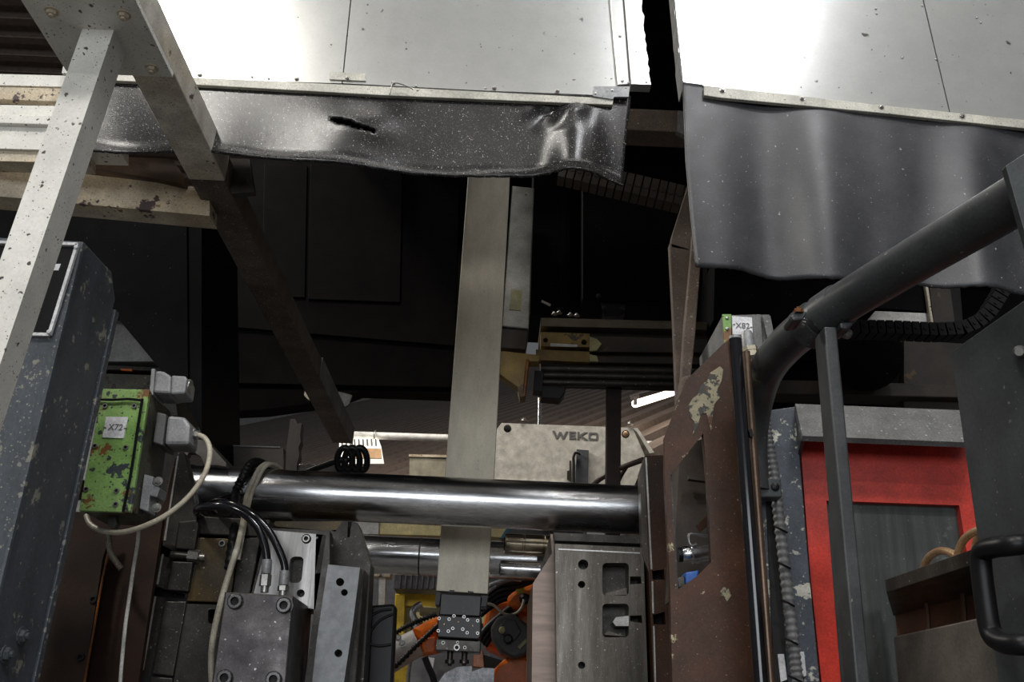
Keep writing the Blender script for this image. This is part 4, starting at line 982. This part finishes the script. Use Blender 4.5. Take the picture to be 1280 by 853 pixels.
t.poly('plate', [(1257, 207), (1330, 160), (1330, 420), (1292, 330)], 1.07, .012, anth, bevel=.001)
t.bolt(aY(1300, 240, 1.07), .008, 'hex', anth); t.done()

# ================================================================== grey cabinet door with handle
zc = aY(1188, 440, 1.25).z
A = aY(1188, 440, 1.25); B = aZ(1330, 340, zc)
dv = (B - A); dv.z = 0; dn = V((dv.y, -dv.x, 0)).normalized()
if dn.y > 0: dn = -dn
def onface(x, y, off=0.0):
    d = ray(x, y); return CAM + d * (((A + dn * off) - CAM).dot(dn) / d.dot(dn))
t = Thing('grey_cabinet', 'anthracite sheet-metal cabinet with a black D-handle beside the red door', 'cabinet')
t.prism('body', [A, B, V((B.x, B.y, .0)), V((A.x, A.y, .0))], -dn * .25, anth, bevel=.002)
hd = t.tube('handle', [onface(*q) for q in ((1282, 679, 0), (1278, 680, .03), (1262, 682, .045), (1240, 685, .05), (1229, 690, .05), (1226, 702, .05), (1230, 740, .05), (1236, 780, .05), (1242, 796, .05), (1256, 804, .05), (1275, 806, .045), (1290, 806, .03), (1296, 806, 0))], .0125, blackpl, 14, sub=5)
t.lathe('latch', onface(1275, 440, 0), onface(1274, 440, .02), [(0, .008), (.6, .008), (.7, .006), (1, .005)], zinc, 12)
t.done()

# ================================================================== red door
YE = 2.05
t = Thing('door_column', 'chipped blue-grey door column with a corrugated grey hose clamped along it', 'column')
t.poly('column', [(940, 516), (997, 508), (999, 560), (1012, 720), (1025, 853), (1031, 920), (950, 920)], YE - .02, .12, bluechip, bevel=.002)
t.poly('channel', [(955, 560), (964, 560), (985, 853), (990, 920), (970, 920), (968, 853)], YE - .024, .01, hole)
t.tube('hose', [aY(x, y, YE - .045) for x, y in ((955, 515), (960, 550), (968, 600), (975, 660), (983, 730), (991, 800), (998, 860), (1004, 920))], .0125, mat('grey_ribbed_hose', (.17, .17, .17), (.12, .12, .12), .5), 12, sub=30, rings=(4, .84))
for x, y in ((976, 663), (980, 708), (985, 755), (989, 803), (994, 850)): t.tube('cable_tie', [aY(x - 9, y - 5, YE - .058), aY(x, y - 1, YE - .062), aY(x + 8, y + 3, YE - .056)], .0022, blackpl, 6, sub=2)
br = t.poly('hose_bracket', [(945, 597), (976, 598), (978, 622), (948, 622)], YE - .09, .04, anth, bevel=.003)
t.bolt(aY(969, 609, YE - .09), .0095, 'pan', blackpl, parent=br)
t.poly('warning_label', [(972, 818), (980, 818), (984, 850), (976, 853)], YE - .026, .005, paper)
t.poly('warning_label', [(997, 815), (1005, 815), (1008, 845), (1000, 848)], YE - .026, .005, paper)
t.poly('yellow_sign', [(1000, 838), (1003, 843), (999, 844)], YE - .03, .004, yellow)
t.done()
t = Thing('red_door', 'red machine guard door with a smoked grey window behind the square post', 'door')
t.poly('frame', [(1000, 520), (1215, 528), (1240, 700), (1265, 920), (1033, 920), (1027, 853), (1013, 720), (1001, 560)], YE, .05, red, holes=[[(1033, 626), (1199, 632), (1215, 730), (1232, 853), (1240, 920), (1058, 920), (1051, 853)]])
t.poly('window', [(1025, 618), (1205, 624), (1250, 920), (1048, 920)], YE + .02, .01, smoke)
t.done()
t = Thing('door_hood', 'dusty grey sloping rain hood above the red door', 'hood')
q1 = [aY(994, 505, YE - .02), aY(1225, 514, YE - .02)]; q2 = [aY(1003, 545, YE - .10), aY(1228, 554, YE - .10)]
Pq = [q1[0], q1[1], q2[1], q2[0]]
t.prism('sheet', Pq, V((0, .012, -.008)), dust); 
t.prism('end_gusset', [q1[0] + V((.0, .01, -.01)), q2[0] + V((0, .01, -.005)), V((q1[0].x, YE - .01, q2[0].z - .02))], V((.008, 0, 0)), anth)
t.done()

# ================================================================== bracket with brass pipes
zb = aY(1108, 741, 1.72).z
A2 = aY(1108, 741, 1.72); B2 = aZ(1245, 697, zb)
d2 = (B2 - A2); n2 = V((-d2.y, d2.x, 0)).normalized()
if n2.y < 0: n2 = -n2
def shelfpt(x, y, k): 
    d = ray(x, y); o = A2 + n2 * k; return CAM + d * ((o - CAM).dot(n2) / d.dot(n2))
S3 = aZ(1119, 770, zb); S4 = shelfpt(1116, 796, .03)
t = Thing('pipe_bracket', 'rusty bracket shelf carrying two brass pipes beside the grey cabinet', 'bracket')
t.prism('shelf', [A2, B2, B2 + n2 * .16, V((S3.x, S3.y + .01, zb))], V((0, 0, .022)), steel, bevel=.001)
t.prism('back_sheet', [V((S3.x, S3.y, zb - .20)), B2 + n2 * .145 - V((0, 0, .20)), B2 + n2 * .145, V((S3.x, S3.y, zb))], n2 * .012, mat('orange_brown_steel', (.20, .095, .035), (.13, .06, .025), .5))
t.prism('block', [V((S4.x, S4.y, S4.z - .5)), V((B2.x, B2.y, S4.z - .5)) + n2 * .03, V((B2.x, B2.y, S4.z)) + n2 * .03, S4], n2 * .11, mat('brown_grey_steel', (.14, .125, .105), (.11, .095, .08), .5, .3), bevel=.003)
t.tube('brass_pipe', [shelfpt(x, y, .08) for x, y in ((1153, 722), (1155, 708), (1163, 695), (1176, 689), (1190, 692), (1200, 699), (1207, 708))], .0065, brass, 12)
t.tube('brass_pipe', [shelfpt(x, y, .08) for x, y in ((1196, 708), (1197, 694), (1203, 678), (1213, 668), (1228, 662), (1245, 664))], .0065, brass, 12)
t.tube('brass_pipe', [shelfpt(x, y, .11) for x, y in ((1219, 700), (1219, 684), (1224, 668), (1235, 655))], .0065, brass, 12)
for x, y in ((1154, 722), (1196, 710)): t.cyl('white_fitting', shelfpt(x, y + 5, .08), shelfpt(x, y - 4, .08), .010, whitep, 6)
for x in (1157, 1203): t.cyl('rust_rod', shelfpt(x, 735, .12), shelfpt(x + 4, 790, .12), .005, mat('orange_brown_steel', (.2, .1, .04)), 8)
t.done()

# ================================================================== robot and yellow frame behind the dies
t = Thing('yellow_frame', 'yellow painted steel machine frame behind the black shroud', 'frame')
YY = 5.6
t.poly('upright', [(494, 742), (507, 744), (500, 940), (484, 940)], YY, .15, yellow, bevel=.006)
t.poly('top_beam', [(496, 738), (600, 742), (600, 762), (507, 758)], YY + .01, .12, yellow, bevel=.004)
t.poly('top_cap', [(496, 735), (600, 738), (600, 744), (496, 740)], YY - .01, .16, rustdust)
t.poly('inner_post', [(507, 756), (513, 757), (507, 940), (500, 940)], YY + .05, .1, tagy)
t.poly('lower_post', [(489, 820), (511, 820), (508, 940), (486, 940)], YY - .02, .05, yellow)
t.tube('silver_rod', [aY(513, 825, YY - .03), aY(510, 850, YY - .03), aY(509, 900, YY - .03)], .012, zinc, 8)
t.done()
t = Thing('cream_stand', 'cream T-shaped stand behind the worn die half', 'stand')
t.poly('head', [(465, 711), (489, 713), (488, 722), (466, 721)], 5.0, .1, creamrust, bevel=.004)
t.poly('stem', [(474, 720), (482, 720), (478, 860), (470, 860)], 5.02, .05, whitep); t.done()
t = Thing('grey_duct', 'ribbed dark grey duct lying below the rear tie bar', 'duct')
t.poly('duct', [(495, 710), (640, 714), (640, 740), (492, 736)], 5.3, .2, mat('dark_grey_duct', (.075, .075, .082), (.055, .055, .06), .5))
for i in range(8): t.poly('rib', [(500 + i * 7, 712), (502 + i * 7, 712), (500 + i * 7, 736), (498 + i * 7, 736)], 5.28, .03, mat('dark_grey_duct', (.07, .07, .08)))
t.poly('lip', [(495, 708), (560, 711), (560, 713), (495, 711)], 5.28, .05, orangerust); t.done()
t = Thing('pale_actuator', 'pale square actuator with silver hose behind the spray manifold', 'actuator')
t.poly('body', [(524, 758), (556, 760), (556, 770), (524, 768)], 5.52, .1, tagy, bevel=.004)
t.tube('silver_hose', [aY(x, y, 5.5) for x, y in ((527, 755), (519, 760), (516, 768), (519, 776), (521, 785))], .018, foil, 10); t.done()
t = Thing('robot_forearm', 'pale grey and orange robot forearm with corrugated hoses', 'robot arm')
YZ = 4.7
t.lathe('grey_section', aY(470, 832, YZ), aY(523, 803, YZ), [(0, .075), (.3, .07), (1, .062)], mat('pale_grey_cover', (.50, .48, .46), (.40, .39, .37), .45), 24)
t.lathe('orange_section', aY(522, 804, YZ), aY(560, 790, YZ + .1), [(0, .066), (.4, .078), (1, .085)], orange, 24)
t.poly('orange_flank', [(527, 800), (545, 795), (544, 815), (530, 818)], YZ - .09, .06, orange, bevel=.006)
t.tube('corrugated_hose', [aY(x, y, YZ - .1) for x, y in ((488, 796), (500, 788), (515, 780), (530, 774), (546, 768))], .013, blackpl, 10, sub=22, rings=(5, .65))
t.tube('corrugated_hose', [aY(x, y, YZ - .14) for x, y in ((484, 842), (500, 828), (520, 808), (535, 794), (548, 782))], .013, blackpl, 10, sub=22, rings=(5, .65))
for x, y in ((498, 798), (503, 805)): t.bolt(aY(x, y, YZ - .08), .012, 'hex', zinc)
t.done()
t = Thing('robot', 'orange robot arm with dark square motor beside the fixed die', 'robot arm')
YX = 4.5
t.poly('upper_link', [(632, 750), (640, 740), (668, 729), (690, 730), (690, 775), (660, 768), (640, 762)], YX, .2, orange, bevel=.02)
t.poly('shoulder', [(610, 755), (634, 748), (690, 770), (690, 830), (640, 824), (605, 808), (604, 780)], YX + .10, .25, orange, bevel=.02)
t.poly('lower_link', [(622, 830), (640, 818), (690, 826), (690, 940), (600, 940), (606, 856)], YX - .05, .25, orange, bevel=.02)
t.poly('warning_label', [(645, 737), (656, 735), (655, 741), (646, 744)], YX - .004, .006, yellow)
mo = t.poly('motor', [(613, 785), (622, 771), (640, 766), (664, 784), (668, 798), (658, 818), (642, 824), (626, 815), (615, 798)], YX - .16, .2, mat('dark_grey_motor', (.075, .072, .072), (.055, .052, .052), .5), bevel=.012)
t.poly('motor_cover', [(624, 783), (633, 773), (644, 775), (652, 790), (644, 801), (632, 803)], YX - .175, .03, mat('dark_grey_motor', (.07, .07, .07)), bevel=.005, parent=None)
t.lathe('motor_plug', aY(628, 788, YX - .22), aY(628, 788, YX - .17), [(0, .01), (.3, .016), (1, .016)], tagy, 14)
t.lathe('motor_plug', aY(635, 799, YX - .22), aY(635, 799, YX - .17), [(0, .014), (.3, .020), (1, .020)], blackpl, 14)
t.poly('motor_tag', [(647, 809), (657, 799), (659, 802), (650, 812)], YX - .175, .02, tagy)
t.lathe('connector', aY(656, 749, YX - .04), aY(656, 749, YX), [(0, .014), (.3, .024), (1, .026)], blackpl, 16)
t.tube('cream_lead', [aY(x, y, YX - .06) for x, y in ((655, 750), (652, 760), (645, 767), (634, 769), (625, 764), (617, 757), (609, 755))], .006, creamcab, 8)
for k in range(3): t.tube('black_cable', [aY(x + k * 4, y + k * 4, YX + .02 + k * .02) for x, y in ((598, 800), (606, 788), (616, 778), (628, 768), (638, 760))], .014, blackpl, 8)
for k in range(4): t.tube('upper_cable', [aY(x, y + k * 6, YX + .05) for x, y in ((600, 752), (612, 742), (628, 732), (650, 728), (672, 722))], .013, blackpl, 8)
t.tube('silver_cable', [aY(x, y, YX - .02) for x, y in ((606, 736), (615, 731), (627, 727), (640, 724), (652, 725))], .010, foil, 8)
t.tube('silver_cable', [aY(x, y, YX - .02) for x, y in ((606, 745), (612, 739), (620, 733))], .008, foil, 8)
t.poly('copper_plate', [(592, 812), (604, 814), (606, 836), (590, 834)], YX - .1, .04, mat('pinkish_copper', (.45, .20, .12), rough=.4, metal=.5), bevel=.004)
t.poly('brown_plate', [(602, 818), (628, 826), (618, 836), (602, 836)], YX - .08, .03, sootb)
t.done()
t = Thing('foil_sack', 'silvery woven foil sleeve bulging below the spray nozzles', 'sleeve')
t.hexa('lower', [aY(x, y, 4.12) for x, y in ((548, 853), (556, 842), (572, 834), (590, 833), (590, 920), (545, 920))], [aY(x, y, 4.32) for x, y in ((548, 853), (556, 842), (572, 834), (590, 833), (590, 920), (545, 920))], foil, .03)
t.hexa('upper', [aY(x, y, 4.08) for x, y in ((584, 853), (590, 840), (604, 835), (618, 836), (614, 920), (584, 920))], [aY(x, y, 4.32) for x, y in ((584, 853), (590, 840), (604, 835), (618, 836), (614, 920), (584, 920))], foil, .03)
t.done()
t = Thing('grey_machine_base', 'grey machine base panel far behind the spray nozzles', 'panel')
t.poly('panel', [(505, 815), (612, 818), (612, 940), (500, 940)], 6.2, .2, mat('grey_base', (.16, .16, .17), (.12, .12, .13), .5))
t.tube('hose', [aY(x, y, 6.1) for x, y in ((531, 822), (536, 835), (542, 850), (546, 880))], .02, blackpl, 8)
t.poly('white_label', [(535, 822), (543, 823), (541, 836), (534, 834)], 6.15, .02, paper)
t.done()
t = Thing('dark_backdrop_machine', 'dark machine casing standing far behind the robot and yellow frame', 'machine')
t.poly('casing', [(380, 690), (900, 705), (900, 940), (380, 940)], 7.5, 1.0, mat('dark_grey_machine', (.06, .06, .065), (.045, .045, .05), .5))
t.poly('yellow_band', [(500, 765), (620, 768), (620, 780), (500, 778)], 7.45, .04, tagy)
t.done()
